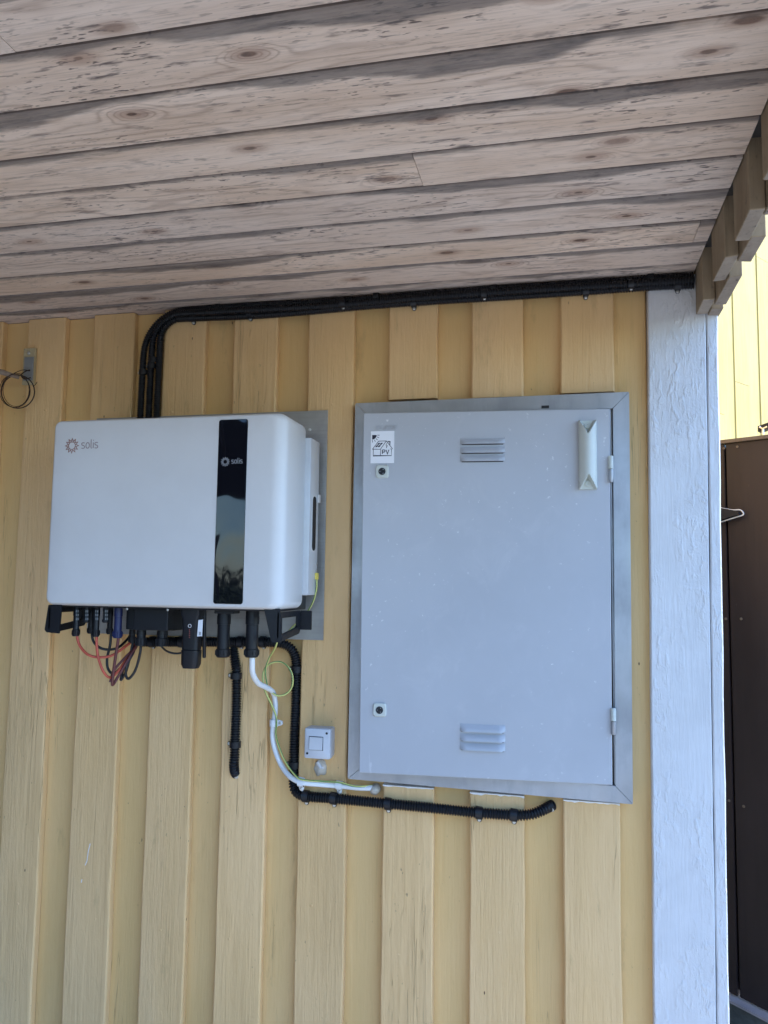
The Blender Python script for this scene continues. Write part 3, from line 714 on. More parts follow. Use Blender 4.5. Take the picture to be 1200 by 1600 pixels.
def arc(cx, cy, rx, ry, a0, a1, n=14): return [(cx+rx*cos(R(a0+(a1-a0)*i/n)), cy+ry*sin(R(a0+(a1-a0)*i/n))) for i in range(n+1)]
def solis(par, O, h, mring, mtext, nm):
    """sun ring and the word in thin lower case strokes; h = x-height in metres"""
    U, W, N = V((1, 0, 0)), V((0, 0, 1)), V((0, -1, 0))
    mb = MB(); Rr = h*1.30
    for off in (0, 15):
        pl_ = []
        for k in range(24):
            rr_ = Rr*(.98 if k % 2 == 0 else .60); an = R(off+15*k); pl_.append((rr_*cos(an), rr_*sin(an)))
        if off == 0: mb.stroke(pl_, h*.12, O, U, W, N, .0003, True)
    pl_ = [(Rr*.50*cos(R(10*k)), Rr*.50*sin(R(10*k))) for k in range(36)]
    mb.stroke(pl_, h*.10, O, U, W, N, .0003, True)
    link('sun_logo', mb.mesh(), mring, par)
    mt = MB(); x = Rr+h*.55; wd = h*.135; y0 = -h*.52
    def st(pl_): mt.stroke([(x+a*h, y0+b*h) for a, b in pl_], wd, O, U, W, N, .0003)
    st([(.62, .94), (.25, 1.0), (.06, .90), (.03, .74), (.12, .58), (.50, .46), (.62, .30), (.58, .10), (.40, .0), (.02, .05)]); x += h*.86   # s
    st([(.35+.33*cos(R(a_)), .5+.5*sin(R(a_))) for a_ in range(0, 361, 24)]); x += h*.92
    st([(.08, 1.55), (.08, .16), (.16, .02), (.28, 0)]); x += h*.44
    st([(.08, 1.0), (.08, 0)]); st([(.08, 1.30), (.08, 1.46)]); x += h*.34
    st([(.62, .94), (.25, 1.0), (.06, .90), (.03, .74), (.12, .58), (.50, .46), (.62, .30), (.58, .10), (.40, .0), (.02, .05)])
    link('lettering', mt.mesh(), mtext, par)
O1 = at(112.5, 696.5, YFr-.0013); O1.y = YFr-.0013
solis(inv, O1, .0145, M['logo'], M['logotext'], 'a')
O2 = at(352, 721.5, YG-.0014); solis(inv, V((O2.x, YG-.0014, O2.z)), .0087, M['logow'], M['logow'], 'b')

# underside tray
ZU = 1.5-.069
link('underside', MB().bbox(-1.25, -.65, -.235, -.035, ZU-.004, ZU+.03, .003).mesh(), M['black'], inv)
# handles at both lower corners: plate facing front plus window frame along the side
def handle(xs, dirn, fpts):
    mb = MB(); yf = -.250
    P3 = [at(x_, y_, yf) for x_, y_ in fpts]
    mb.prism([V((p.x, yf, p.z)) for p in P3], (0, .006, 0))
    # side frame ring in the YZ plane
    o0, o1, zt_, zb_ = -.250, -.095, ZU-.005, min(p.z for p in P3)
    zbk = zb_+.012
    outr = [(o0, zt_), (o1, zt_), (o1, zbk+.008), (o1-.008, zbk), (o0+.01, zb_), (o0, zb_+.01)]
    inn = [(o0+.022, zt_-.014), (o1-.022, zt_-.014), (o1-.022, zbk+.022), (o1-.028, zbk+.017), (o0+.028, zb_+.018), (o0+.022, zb_+.024)]
    n = 6; th = .006*dirn; vs = [(xs, y_, z_) for y_, z_ in outr+inn]+[(xs+th, y_, z_) for y_, z_ in outr+inn]; fs = []
    for i in range(n):
        j = (i+1) % n
        fs += [(i, j, n+j, n+i), (2*n+i, 3*n+i, 3*n+j, 2*n+j), (i, 2*n+i, 2*n+j, j), (n+i, n+j, 3*n+j, 3*n+i)]
    mb.add(vs, fs)
    # rear tab towards the middle
    mb.box(min(xs, xs-dirn*.03), max(xs, xs-dirn*.03), o1-.006, o1, zbk+.01, zt_)
    me = mb.mesh(); b = bmesh.new(); b.from_mesh(me); bmesh.ops.bevel(b, geom=[e for e in b.edges if e.calc_face_angle(0) > .6], offset=.0012, segments=2, affect='EDGES'); b.to_mesh(me); b.free()
    link('carry_handle', me, M['black'], inv, True, 35)
handle(-.6435, -1, [(412, 951), (437, 951), (440.5, 1000), (437, 1004), (426, 1004), (423, 1001)])
handle(-1.255, 1, [(75, 945), (96, 945), (92, 990), (72, 988), (69, 984)])

# connectors hanging from the underside
def gland(x_, ytop, ybot, wpx, yy, name='cable_gland', mat='black', capf=.22, capw=1.12, style=0):
    a = at(x_, ytop, yy); b2 = at(x_, ybot, yy); r = wpx/2/ (FPX/ (b2-CAM).dot(fw)); L = a.z-b2.z
    L0 = max(0, (ZU-.004)-a.z)
    prof = [(-L0, r), (.0, r), (L*.12, r), (L*.125, r*1.03), (L*.30, r*1.03), (L*.305, r*.93), (L*(1-capf)-.001, r*.93), (L*(1-capf), r*capw), (L*.97, r*capw*.97), (L, r*capw*.8)]
    mb = MB().lathe((a.x, yy, a.z), (0, 0, -1), prof, 24 if not style else 12)
    # grip ribs on the cap
    for k in range(12):
        an = 2*pi*k/12; c = V((a.x+r*capw*cos(an), yy+r*capw*sin(an), 0)); w_ = r*.07
        mb.box(c.x-w_, c.x+w_, c.y-w_, c.y+w_, b2.z+L*.05, b2.z+L*(capf-.02))
    o = link(name, mb.mesh(), M[mat], inv, True, 35); return V((a.x, yy, b2.z)), r
BOT = {}
BOT['c1'] = gland(120.5, 948, 994, 10.5, -.20, 'solar_connector', style=1)
BOT['c1b'] = gland(143, 950, 990, 9, -.15, 'solar_connector', style=1)
BOT['c2'] = gland(136, 948, 973, 9, -.20, 'solar_connector', style=1)
BOT['c3'] = gland(151.5, 948, 995, 10.5, -.20, 'solar_connector', style=1)
BOT['c4'] = gland(166, 948, 973, 9, -.20, 'solar_connector', style=1)
BOT['c4b'] = gland(173, 950, 991, 9, -.15, 'solar_connector', style=1)
BOT['c5'] = gland(185.5, 948, 997, 13, -.19, 'solar_connector', 'blue', style=1)
# pale clip teeth seen on the solar connectors
for x_ in (120.5, 135.5, 151, 166):
    mb = MB()
    for yy_ in (955, 961, 967): 
        c = at(x_, yy_, -.2085); mb.box(c.x-.0035, c.x-.0012, -.2085, -.206, c.z-.003, c.z+.003); mb.box(c.x+.0012, c.x+.0035, -.2085, -.206, c.z-.003, c.z+.003)
    link('connector_latch', mb.mesh(), M['zinc'], inv)
# junction box
a, b2 = at(209, 950, -.20), at(262, 986, -.20)
link('junction_box', MB().bbox(a.x, b2.x, -.20, -.10, b2.z, ZU-.004, .003).mesh(), M['black'], inv)
a, b2 = at(204, 950, -.15), at(277, 985, -.15)
link('junction_box', MB().bbox(a.x, b2.x, -.17, -.06, b2.z, ZU-.0045, .003).mesh(), M['black'], inv)
gland(221, 985, 1009, 15, -.16, capf=.5); gland(254, 985, 1010, 17, -.15, capf=.5)
gland(207, 985, 1005, 10, -.12, capf=.5)
for x_, y_ in ((198.5, 951.5), (262, 953)):
    s = MB(); screw_mesh(s, P(x_, y_, -.2365), r=.0032); link('screw', s.mesh(), M['screw'], inv, True, 30)
# communication stick
a = at(302, 953, -.20); b2 = at(301, 1044, -.20)
L = a.z-b2.z
def hw(px_): return px_/2/(FPX/(b2-CAM).dot(fw))
mb = MB().rrings([(-hw(32), hw(32), -.018, .018, .006, -(ZU-.004-a.z)), (-hw(32), hw(32), -.018, .018, .006, .012), (-hw(28), hw(28), -.016, .016, .009, .022), (-hw(27), hw(27), -.016, .016, .009, L*.68), (-hw(26), hw(26), -.0155, .0155, .009, L*.685),
                  (-hw(29), hw(29), -.019, .019, .012, L*.69), (-hw(28), hw(28), -.0185, .0185, .012, L*.93), (-hw(23), hw(23), -.015, .015, .010, L)], (a.x-.001, -.20, a.z), (1, 0, 0), (0, 1, 0), (0, 0, -1))
stick = link('data_logger', mb.mesh(), M['black'], inv, True, 35)
F = -.2168
lab = [at(x_, y_, F-.0006) for x_, y_ in ((310, 969), (317, 968), (315.5, 994), (308, 994.5))]
link('label_sticker', MB().prism([V((p.x, F-.0006, p.z)) for p in lab], (0, .0012, 0)).mesh(), M['sticker'], stick)
mb = MB()
for k in range(5):
    p0 = at(310.5, 988+k*1.1, F-.001); mb.box(p0.x, p0.x+.006, F-.0008, F-.0005, p0.z, p0.z+.0008)
link('label_print', mb.mesh(), M['ink'], stick)
o_ = at(296.5, 978, F-.0004); o_.y = F-.0004
mb = MB().stroke([(.004*cos(R(24*k)), .004*sin(R(24*k))) for k in range(15)], .0011, o_, V((1, 0, 0)), V((0, 0, 1)), V((0, -1, 0)), .0004, True)
link('printed_ring', mb.mesh(), M['sticker'], stick)
mb = MB()
for y_ in (984, 987, 990, 993, 996): p0 = at(296, y_, F-.001); mb.box(p0.x-.001, p0.x+.001, F-.0008, F-.0002, p0.z-.0008, p0.z+.0008)
link('printed_dots', mb.mesh(), M['led'], stick)
# antenna, two big glands
a, b2 = at(319.5, 953, -.18), at(319, 1028, -.18)
link('antenna', MB().tube([(a.x, -.18, ZU-.003), (a.x, -.18, a.z-.01), (b2.x, -.18, b2.z+.003), (b2.x, -.18, b2.z)], lambda i: (.005, .005, .0046, .003)[i], 12).mesh(), M['black'], inv, True)
BOT['g1'] = gland(350.5, 953, 1027, 21, -.17, capf=.17, capw=1.08); BOT['g2'] = gland(395, 953, 1027, 21, -.17, capf=.17, capw=1.08)
link('cable_gland_flange', MB().bbox(at(340, 955, -.17).x, at(370, 955, -.17).x, -.19, -.15, ZU-.014, ZU-.003, .002).mesh(), M['black'], inv)

# ================================================================== CABLES
def cable(name, label, pts, rad, mat, group=None, n=10, k=10):
    path = smoothpath([P(*q) if len(q) == 3 else V(q) for q in pts], k)
    t = thing(name, label, 'cable', tuple(path[0]), group)
    link('sheath', MB().tube(path, rad, n).mesh(), M[mat], t, True, 60); return t, path
G = 'cables hanging from the solar connectors'
cr = .0034
cable('cable', 'orange red cable from the leftmost connector looping right in a shallow arc', [(120.5, 990, -.20), (121, 998, -.20), (126, 1011, -.20), (138, 1023, -.20), (155, 1027, -.19), (175, 1024, -.17), (196, 1010, -.14), (214, 996, -.10)], cr, 'orange', G)
cable('cable', 'orange red cable hanging from the third connector in a deep loop', [(151.5, 990, -.20), (151, 1004, -.20), (153, 1025, -.20), (160, 1046, -.20), (168, 1057, -.19), (176, 1057, -.18), (188, 1044, -.16), (202, 1022, -.13), (214, 998, -.09)], cr, 'orange', G)
cable('cable', 'dark red cable below the blue connector reaching lowest of the bundle', [(185.5, 990, -.19), (184, 1004, -.19), (180, 1030, -.19), (176, 1060, -.19), (176, 1070, -.185), (184, 1058, -.17), (198, 1034, -.15), (213, 1008, -.12), (219, 992, -.08)], cr*1.1, 'maroon', G)
cable('cable', 'dark red cable running up through the hanging loops towards the right', [(172, 1066, -.18), (178, 1048, -.17), (193, 1030, -.15), (210, 1012, -.12), (222, 994, -.07)], cr, 'maroon', G)
cable('cable', 'black cable in a shallow arc behind the orange one', [(143, 986, -.15), (146, 1002, -.15), (156, 1012, -.15), (170, 1015, -.14), (184, 1012, -.13), (198, 1000, -.10), (206, 988, -.08)], cr, 'blackcable', G)
cable('cable', 'black cable hanging straight down from the short connector then curling right', [(173.5, 988, -.15), (172, 1008, -.15), (167.5, 1028, -.15), (168.5, 1044, -.15), (176, 1052, -.15), (188, 1044, -.14), (206, 1020, -.12), (216, 1004, -.08)], cr, 'blackcable', G)
cable('cable', 'narrow black cable loop left of the junction box gland', [(209, 996, -.12), (205, 1018, -.13), (198, 1046, -.14), (191, 1060, -.14), (189, 1060, -.14), (196, 1036, -.13), (212, 1012, -.10), (217, 996, -.07)], cr, 'blackcable', G)
cable('cable', 'wide black cable loop under the junction box gland', [(220, 1004, -.155), (219, 1020, -.155), (212, 1046, -.15), (202, 1060, -.15), (197, 1056, -.15), (198, 1040, -.15), (209, 1018, -.13), (214, 1000, -.09)], cr, 'blackcable', G)
cable('cable', 'short black lead dipping between the junction box and the data logger', [(250, 1006, -.06), (254, 1012, -.05), (262, 1018, -.03), (274, 1021, -.02), (288, 1019, -.016), (300, 1012, -.012)], .0028, 'blackcable')
# white cable
tw, wp = cable('white_cable', 'thick white cable snaking down from the right gland to the cabinet', [(394.5, 1018, -.17), (394, 1034, -.168), (395, 1052, -.15), (403, 1067, -.11), (415, 1073.5, -.07), (426, 1081, -.03), (430, 1096, -.012), (430, 1112, -.010), (427.5, 1130, -.009), (426, 1150, -.008), (430, 1172, -.005), (440, 1196, -.012), (454, 1214, -.03), (472, 1222.5, -.034), (500, 1225.5, -.022), (530, 1228, -.011), (560, 1231, -.009), (580, 1231.5, -.004), (587, 1230, .012)], .0068, 'whitecable', None, 16)
saddle(tw, P(428, 1129.5, -.009), (0, 0, 1), (1, 0, 0), .0092, .017, 'clipw', earlen=.008, name='cable_clip')
saddle(tw, P(470.5, 1222, -.030), (1, 0, -.15), (0, 0, -1), .0100, .015, 'clipw', earlen=.008, name='cable_clip')
saddle(tw, P(530, 1227, -.011), (1, 0, -.1), (0, 0, -1), .0092, .015, 'clipw', earlen=.008, name='cable_clip')
link('sealant_plug', MB().lathe(P(588, 1231, .02), (0, -1, 0), [(0, .013), (.022, .013), (.03, .009), (.034, .004)], 10).mesh(), M['sealant'], tw, True)
# earth wire
def gywire(label, pts, par=None):
    t, path = cable('earth_wire', label, pts, .0024, 'gy', 'green and yellow earth wires', 8)
    # green stripe winding round the sheath
    p2_ = []; 
    for i, p in enumerate(path):
        tt = (path[min(i+1, len(path)-1)]-path[max(i-1, 0)]).normalized(); s_ = tt.cross(V((0, -1, 0))).normalized(); an = i*.045+.4
        p2_.append(p+s_*(.0013*cos(an))+V((0, -1, 0))*(.0013*abs(sin(an))))
    link('stripe', MB().tube(p2_, .0014, 6).mesh(), M['gys'], t, True, 60); return t
loop = [(433+23*cos(R(a_)), 1064-23*sin(R(a_)), -.03-.012*sin(R(a_))) for a_ in range(170, -200, -30)]
gywire('green and yellow wire looping once beside the white cable, then following it',
       [(434, 1000, -.10), (430, 1012, -.08), (420, 1030, -.05), (415, 1046, -.04), (416, 1064, -.04), (421, 1078, -.04), (434, 1087, -.03), (449, 1083, -.014), (457, 1070, -.014), (456, 1052, -.016), (446, 1038, -.018), (432, 1034, -.025), (417, 1041, -.035), (411, 1056, -.04), (414, 1078, -.045), (424, 1100, -.03), (431, 1118, -.019), (432, 1130, -.019), (431, 1148, -.016), (437, 1170, -.012), (448, 1194, -.022), (463, 1213, -.040), (474, 1218.5, -.042), (500, 1220.5, -.030), (530, 1222.5, -.020), (552, 1228, -.017), (568, 1228.5, -.013), (583, 1227, .004)])
t = gywire('short green and yellow earth wire curving from the inverter side down behind its handle', [(495, 905, -.045), (494.5, 920, -.045), (490, 938, -.04), (482, 953, -.03), (472, 966, -.02), (455, 982, -.02), (440, 1000, -.06)])
a = P(494.5, 900, -.045)
link('cable_lug', MB().bbox(a.x-.0045, a.x+.0045, -.050, -.040, a.z-.009, a.z+.008, .0015).mesh(), M['lug'], t)

# ================================================================== LIGHT SWITCH
sw = thing('light_switch', 'small pale grey surface mounted switch box left of the cabinet', 'switch', tuple(P(499, 1190)))
YS = -.044
q = [P(477, 1137, YS), P(515.5, 1187.5, YS)]
sx0, sx1, sz1, sz0 = q[0].x, q[1].x, q[0].z, q[1].z
sx0 -= .002; 
link('back_box', MB().rrings([(sx0+.001, sx1-.001, sz0+.001, sz1-.001, .005, 0), (sx0+.001, sx1-.001, sz0+.001, sz1-.001, .005, .018)], (0, -.001, 0), (1, 0, 0), (0, 0, 1), (0, -1, 0)).mesh(), M['switch'], sw, True, 30)
link('cover', MB().rrings([(sx0, sx1, sz0, sz1, .005, .019), (sx0, sx1, sz0, sz1, .005, .038), (sx0+.001, sx1-.001, sz0+.001, sz1-.001, .005, .042), (sx0+.003, sx1-.003, sz0+.003, sz1-.003, .005, .0435)], (0, -.001, 0), (1, 0, 0), (0, 0, 1), (0, -1, 0)).mesh(), M['switch'], sw, True, 40)
q = [P(484, 1151, YS), P(504, 1172, YS)]
mb = MB().bbox(q[0].x, q[1].x, -.0475, -.044, q[1].z, q[0].z, .0008)
for v_i, v in enumerate(mb.v):
    if v[1] < -.046: mb.v[v_i] = (v[0], v[1]-.0022*(1-(v[2]-q[1].z)/(q[0].z-q[1].z)), v[2])
link('rocker', mb.mesh(), M['switch'], sw)
q2 = (q[0].x-.0015, q[1].x+.0015, q[1].z-.0015, q[0].z+.0015)
link('rocker_gap', MB().box(q2[0], q2[1], -.0449, -.0442, q2[2], q2[3]).mesh(), M['dark'], sw)
for x_, y_ in ((510.5, 1146), (480, 1177)):
    s = MB().lathe(P(x_, y_, -.0444), (0, -1, 0), [(0, .003), (.0008, .003)], 12); link('screw_hole', s.mesh(), M['dark'], sw)
# sealant and cable entry below
def blob(c, sx_, sz_, dep, seed):
    rr = random.Random(seed); bm = bmesh.new(); bmesh.ops.create_icosphere(bm, subdivisions=3, radius=1)
    from mathutils import noise
    for v in bm.verts:
        k = 1+.35*noise.noise(v.co*1.8+V((seed, 0, 0)))
        v.co = V((v.co.x*sx_*k, v.co.y*dep*k, v.co.z*sz_*k))+V(c)
    me = bpy.data.meshes.new('m'); bm.to_mesh(me); bm.free(); return me
tag(link('sealant_blob', blob(P(500, 1199, -.002), .018, .020, .007, 3), M['sealant'], None, True, 80), 'lump of old yellowed sealant on the board under the light switch', 'sealant')
link('cable_stub', MB().tube([P(496, 1190, -.012), P(501, 1199, -.010), P(507, 1200, .001)], .0045, 8).mesh(), M['switch'], sw, True)

# ================================================================== METER CABINET
cab = thing('meter_cabinet', 'large grey metal meter cabinet recessed in the wall, its door slightly open', 'cabinet', tuple(P(770, 1240, 0)))
YO = -.018
FO = [P(555, 630, -.020), P(983, 612, -.024), P(989, 1257, -.024), P(543, 1217, -.020)]
FI = [P(583, 655, -.020), P(957.5, 638, -.024), P(961.5, 1228, -.024), P(576, 1190.5, -.020)]
names = []
for i in range(4):
    j = (i+1) % 4
    gp = (FO[j]-FO[i]).normalized()*.0004
    pts = [FO[i]+gp, FO[j]-gp, FI[j]-gp, FI[i]+gp]
    me = MB().prism(pts, (0, .0415, 0)).mesh()
    b = bmesh.new(); b.from_mesh(me); bmesh.ops.bevel(b, geom=b.edges[:], offset=.0012, segments=2, affect='EDGES'); b.to_mesh(me); b.free()
    link('frame_rail', me, M['frame'], cab, True, 30)
# dark inside
link('housing', MB().box(-.50, .125, .0455, .05, 1.5-.47, 1.5+.45).mesh(), M['dark'], cab)
link('jamb', MB().box(.119, .1225, -.015, .0445, 1.5-.47, 1.5+.44).mesh(), M['frame'], cab)
# door plane: hinged on the right, left edge swung out
DTL, DTR, DBR, DBL = P(568, 645.5, -.074), P(952.5, 638.5, -.036), P(957, 1227, -.036), P(561, 1207.5, -.074)
DU = (DTR-DTL+DBR-DBL); DU.z = 0; dw = DU.length/2; DU.normalize(); DN = V((0, 0, 1)).cross(DU)*-1
if DN.y > 0: DN = -DN
DO = (DTL+DBL)/2; DO.z = 0
def dp(x_, y_, off=0.0): return onplane(x_, y_, DO+DN*off, DN)
def du(p): return (p-DO).dot(DU)
cl = [dp(568, 645.5), dp(952.5, 638.5), dp(957, 1227), dp(561, 1207.5)]
door_o = None
mb = MB(); q = cl
# front skin polygon with a folded edge
def inset(pts, d):
    c = sum(pts, V())/4; return [p+(V((c.x-p.x, c.y-p.y, 0)).normalized()*d if True else 0)+V((0, 0, d if c.z > p.z else -d)) for p in pts]
a0 = [p-DN*.018 for p in q]; a1 = [p-DN*.0015 for p in q]; a2 = inset(q, .0015)
vs = a0+a1+a2; fs = [(3, 2, 1, 0), (8, 9, 10, 11)]+[(r_*4+k, r_*4+(k+1) % 4, (r_+1)*4+(k+1) % 4, (r_+1)*4+k) for r_ in range(2) for k in range(4)]
door = link('door', MB().add(vs, fs).mesh(), M['door'], cab)
# louvres pressed out of the sheet
def louvre(x0_, x1_, yt, yb_):
    a, b2, c, d = dp(x0_, yt), dp(x1_, yt), dp(x1_, yb_), dp(x0_, yb_)
    u0, u1, zt_, zb_ = du(a), du(b2), (a.z+b2.z)/2, (c.z+d.z)/2; n = 12; vs = []; m_ = 5
    for i in range(n+1):
        u = u0+(u1-u0)*i/n; e = min(1, min(i, n-i)/1.0)*1.0
        for k in range(m_):
            f_ = k/(m_-1); h = .010*sin(f_*pi/2)**1.2*(e if e < 1 else 1)
            z = zt_+(zb_-zt_)*f_; z += (.0015*(1-e))
            vs.append(DO+DU*u+V((0, 0, z))+DN*(h+.0003))
        vs.append(DO+DU*u+V((0, 0, zb_+.0005))+DN*.0003)
    fs = [(i*6+k, (i+1)*6+k, (i+1)*6+k+1, i*6+k+1) for i in range(n) for k in range(5)]
    o = link('louvre', MB().add(vs, fs).mesh(), M['door'], door, True, 50)
    s_ = MB().prism([DO+DU*(u0+.004)+V((0, 0, zb_+.0002)), DO+DU*(u1-.004)+V((0, 0, zb_+.0002)), DO+DU*(u1-.004)+V((0, 0, zb_-.0016)), DO+DU*(u0+.004)+V((0, 0, zb_-.0016))], DN*.0006)
    link('slot', s_.mesh(), M['dark'], door)
for yt, yb_ in ((685, 694), (698, 708), (711, 721)): louvre(719, 789, yt, yb_)
for yt, yb_ in ((1132, 1143.5), (1147, 1158), (1161, 1172.5)): louvre(718.5, 789.5, yt, yb_)
# locks
for x_, y_ in ((597.5, 737), (593.5, 1109)):
    c = dp(x_, y_); u = du(c); r_ = .0165; Oc = V((c.x, c.y, c.z))
    o = link('lock', MB().rrings([(-r_, r_, -r_, r_, .006, 0), (-r_, r_, -r_, r_, .006, .003), (-r_*.88, r_*.88, -r_*.88, r_*.88, .006, .0055)], Oc, DU, V((0, 0, 1)), DN).mesh(), M['handle'], door, True, 35)
    link('keyhole', MB().lathe(Oc+DN*.0056, DN, [(0, .0092), (.0010, .0092), (.0010, .0080), (.0003, .0078), (.0003, .0045), (.0009, .0040), (.0009, .0022), (0.0, .0020)], 20).mesh(), M['blackr'], o, True, 30)
    mb = MB()
    for k in range(3):
        a_ = R(120*k+60); p_ = Oc+DU*(.0056*cos(a_))+V((0, 0, .0056*sin(a_))); mb.lathe(p_+DN*.0058, DN, [(0, .0013), (.0012, .0010)], 8)
    link('pin', mb.mesh(), M['zinc'], o)
# pull handle with sunk screw pockets
hc = [dp(903.5, 658), dp(931.5, 658), dp(932, 765), dp(904.5, 765)]
hu0, hu1 = (du(hc[0])+du(hc[3]))/2, (du(hc[1])+du(hc[2]))/2; hz1, hz0 = (hc[0].z+hc[1].z)/2, (hc[2].z+hc[3].z)/2
def hgrid():
    nu, nz = 16, 60; vs = []; hw_ = (hu1-hu0)/2; uc = (hu0+hu1)/2; L = hz1-hz0
    for j in range(nz+1):
        z = hz0+L*j/nz; ed = min(j, nz-j)/nz*L
        for i in range(nu+1):
            s_ = -1+2*i/nu
            ridge = .028*(1-s_*s_*.50)
            # triangular pocket with its apex towards the middle
            pk = ed/.034; inside = (1-pk)*.95 - abs(s_)
            k = max(0, min(1, inside*6+.0)) if pk < 1 else 0
            h = ridge*(1-k)+.006*k
            if ed < .0001 and k < .5: h *= .96
            vs.append(DO+DU*(uc+s_*hw_)+V((0, 0, z))+DN*h)
    fs = [(j*(nu+1)+i, j*(nu+1)+i+1, (j+1)*(nu+1)+i+1, (j+1)*(nu+1)+i) for j in range(nz) for i in range(nu)]
    n0 = len(vs); rim = [i for i in range(nu+1)]+[j*(nu+1)+nu for j in range(1, nz+1)]+[nz*(nu+1)+i for i in range(nu-1, -1, -1)]+[j*(nu+1) for j in range(nz-1, 0, -1)]
    for k, r_ in enumerate(rim):
        p_ = vs[r_]; off = (p_-DO).dot(DN); vs.append(p_-DN*(off-.0002))
    m_ = len(rim); fs += [(rim[k], n0+k, n0+(k+1) % m_, rim[(k+1) % m_]) for k in range(m_)]
    return MB().add(vs, fs).mesh()
ho = link('pull_handle', hgrid(), M['handle'], door, True, 55)
for z_ in (hz1-.013, hz0+.013):
    s = MB().lathe(DO+DU*((hu0+hu1)/2)+V((0, 0, z_))+DN*.006, DN, [(0, .0068), (.003, .0068), (.0035, .006), (.0035, .003), (.0015, .0022)], 20); link('screw', s.mesh(), M['handle'], ho, True, 30)
# hinges
for x_, yt, yb_ in ((954.5, 713, 753), (958.5, 1107, 1147)):
    c = P(x_, (yt+yb_)/2, -.040); a, b2 = P(x_, yt, -.040), P(x_, yb_, -.040); zm = (a.z+b2.z)/2
    o = link('hinge', MB().lathe((c.x, -.041, zm+.0008), (0, 0, 1), [(0, .0058), (a.z-zm-.002, .0058), (a.z-zm, .005)], 18).mesh(), M['handle'], cab, True, 35)
    link('hinge_knuckle', MB().lathe((c.x, -.041, zm-.0008), (0, 0, -1), [(0, .0058), (zm-b2.z-.002, .0058), (zm-b2.z, .005)], 18).mesh(), M['frame'], o, True, 35)
    link('hinge_leaf', MB().box(c.x-.001, c.x+.008, -.0385, -.0262, b2.z+.006, a.z-.006).mesh(), M['frame'], o)
# little key slot in the top rail
link('slot', MB().bbox(P(846, 636, -.026).x, P(858, 636, -.026).x, -.0262, -.0225, P(852, 637.5, -.026).z, P(852, 633.5, -.026).z, .0008).mesh(), M['blackr'], cab)
# raised maker's name, slanted letters the same colour as the door
def letters(par, text, o3, U_, W_, N_, h, wd, mat, slant=.25, adv=.92, th=.0008, name='lettering'):
    G_ = {'E': [[(.6, 1), (0, 1), (0, 0), (.6, 0)], [(0, .5), (.5, .5)]], 'L': [[(0, 1), (0, 0), (.6, 0)]], 'D': [[(0, 0), (0, 1), (.45, 1), (.62, .8), (.62, .2), (.45, 0), (0, 0)]],
          'O': [[(.1, 0), (0, .15), (0, .85), (.1, 1), (.5, 1), (.62, .85), (.62, .15), (.5, 0), (.1, 0)]], 'N': [[(0, 0), (0, 1), (.6, 0), (.6, 1)]],
          'P': [[(0, 0), (0, 1), (.45, 1), (.62, .85), (.62, .6), (.45, .45), (0, .45)]], 'V': [[(-.04, 1), (.32, 0), (.68, 1)]]}
    mb = MB(); x = 0
    for ch in text:
        for pl_ in G_[ch]: mb.stroke([((x+a)*h+b*h*slant, b*h) for a, b in pl_], wd, o3, U_, W_, N_, th)
        x += adv
    return link(name, mb.mesh(), mat, par)
e0 = dp(586.5, 671.5, .0001)
letters(door, 'ELDON', e0, DU, V((0, 0, 1)), DN, .0098, .0016, M['door'], .38, 1.18, .0022)
# PV sticker
sp = [dp(579.5, 674, .0004), dp(616.5, 674, .0004), dp(615.5, 723.5, .0004), dp(579, 723.5, .0004)]
us0, us1 = (du(sp[0])+du(sp[3]))/2, (du(sp[1])+du(sp[2]))/2; zs1, zs0 = sp[0].z, sp[2].z
SO = DO+DU*us0+V((0, 0, zs0))
stk = thing('pv_sticker', 'white sticker with a solar house drawing and the letters PV on the cabinet door', 'sticker', tuple(SO))
SW_, SH_ = us1-us0, zs1-zs0
link('paper', MB().prism([SO+DN*.0002, SO+DU*SW_+DN*.0002, SO+DU*SW_+V((0, 0, SH_))+DN*.0002, SO+V((0, 0, SH_))+DN*.0002], DN*.0004).mesh(), M['sticker'], stk)
SN = SO+DN*.0006; Wz = V((0, 0, 1)); ln = SW_*.024
def sq(x_, y_): return ((x_-115)/222*SW_, (563-y_)/298*SH_)   # drawing measured on the sticker enlargement
def sline(pts, wd=ln, closed=False, nm='drawing'): DRAW.stroke([sq(*p) for p in pts], wd, SN, DU, Wz, DN, .0003, closed)
DRAW = MB()
sline([(140, 435), (140, 494), (312, 494), (312, 432)], ln)
sline([(132, 433), (190, 358), (262, 357), (322, 432), (300, 432)]); sline([(262, 357), (208, 432)]); sline([(132, 433), (208, 433), (208, 492)])
sline([(278, 372), (278, 362), (296, 362), (296, 398)])
for (a_, b2_) in ((0, 0), (1, 0), (0, 1), (1, 1)):
    ox, oy = 186+a_*24-b2_*18, 374+b2_*22
    q = [sq(ox+3, oy), sq(ox+21, oy), sq(ox+6, oy+18), sq(ox-12, oy+18)]
    DRAW.prism([SN+DU*p[0]+Wz*p[1] for p in q], DN*.0003)
sline([(268, 378), (258, 398), (270, 400), (262, 424)], ln*.8)
sun_c = (128, 300); qp = [sq(*sun_c)]+[sq(128+42*cos(R(a_)), 300+42*sin(R(a_))) for a_ in range(0, 91, 10)]
DRAW.prism([SN+DU*p[0]+Wz*p[1] for p in qp], DN*.0003)
for a_ in (0, 20, 41, 62, 84): sline([(128+48*cos(R(a_+2)), 300+48*sin(R(a_+2))), (128+70*cos(R(a_+2)), 300+70*sin(R(a_+2)))], ln*.85)
link('drawing', DRAW.mesh(), M['ink'], stk)
pv = sq(226, 478); letters(stk, 'PV', SN+DU*pv[0]+Wz*pv[1], DU, Wz, DN, SH_*.128, ln*1.5, M['ink'], 0, .92, .0003)

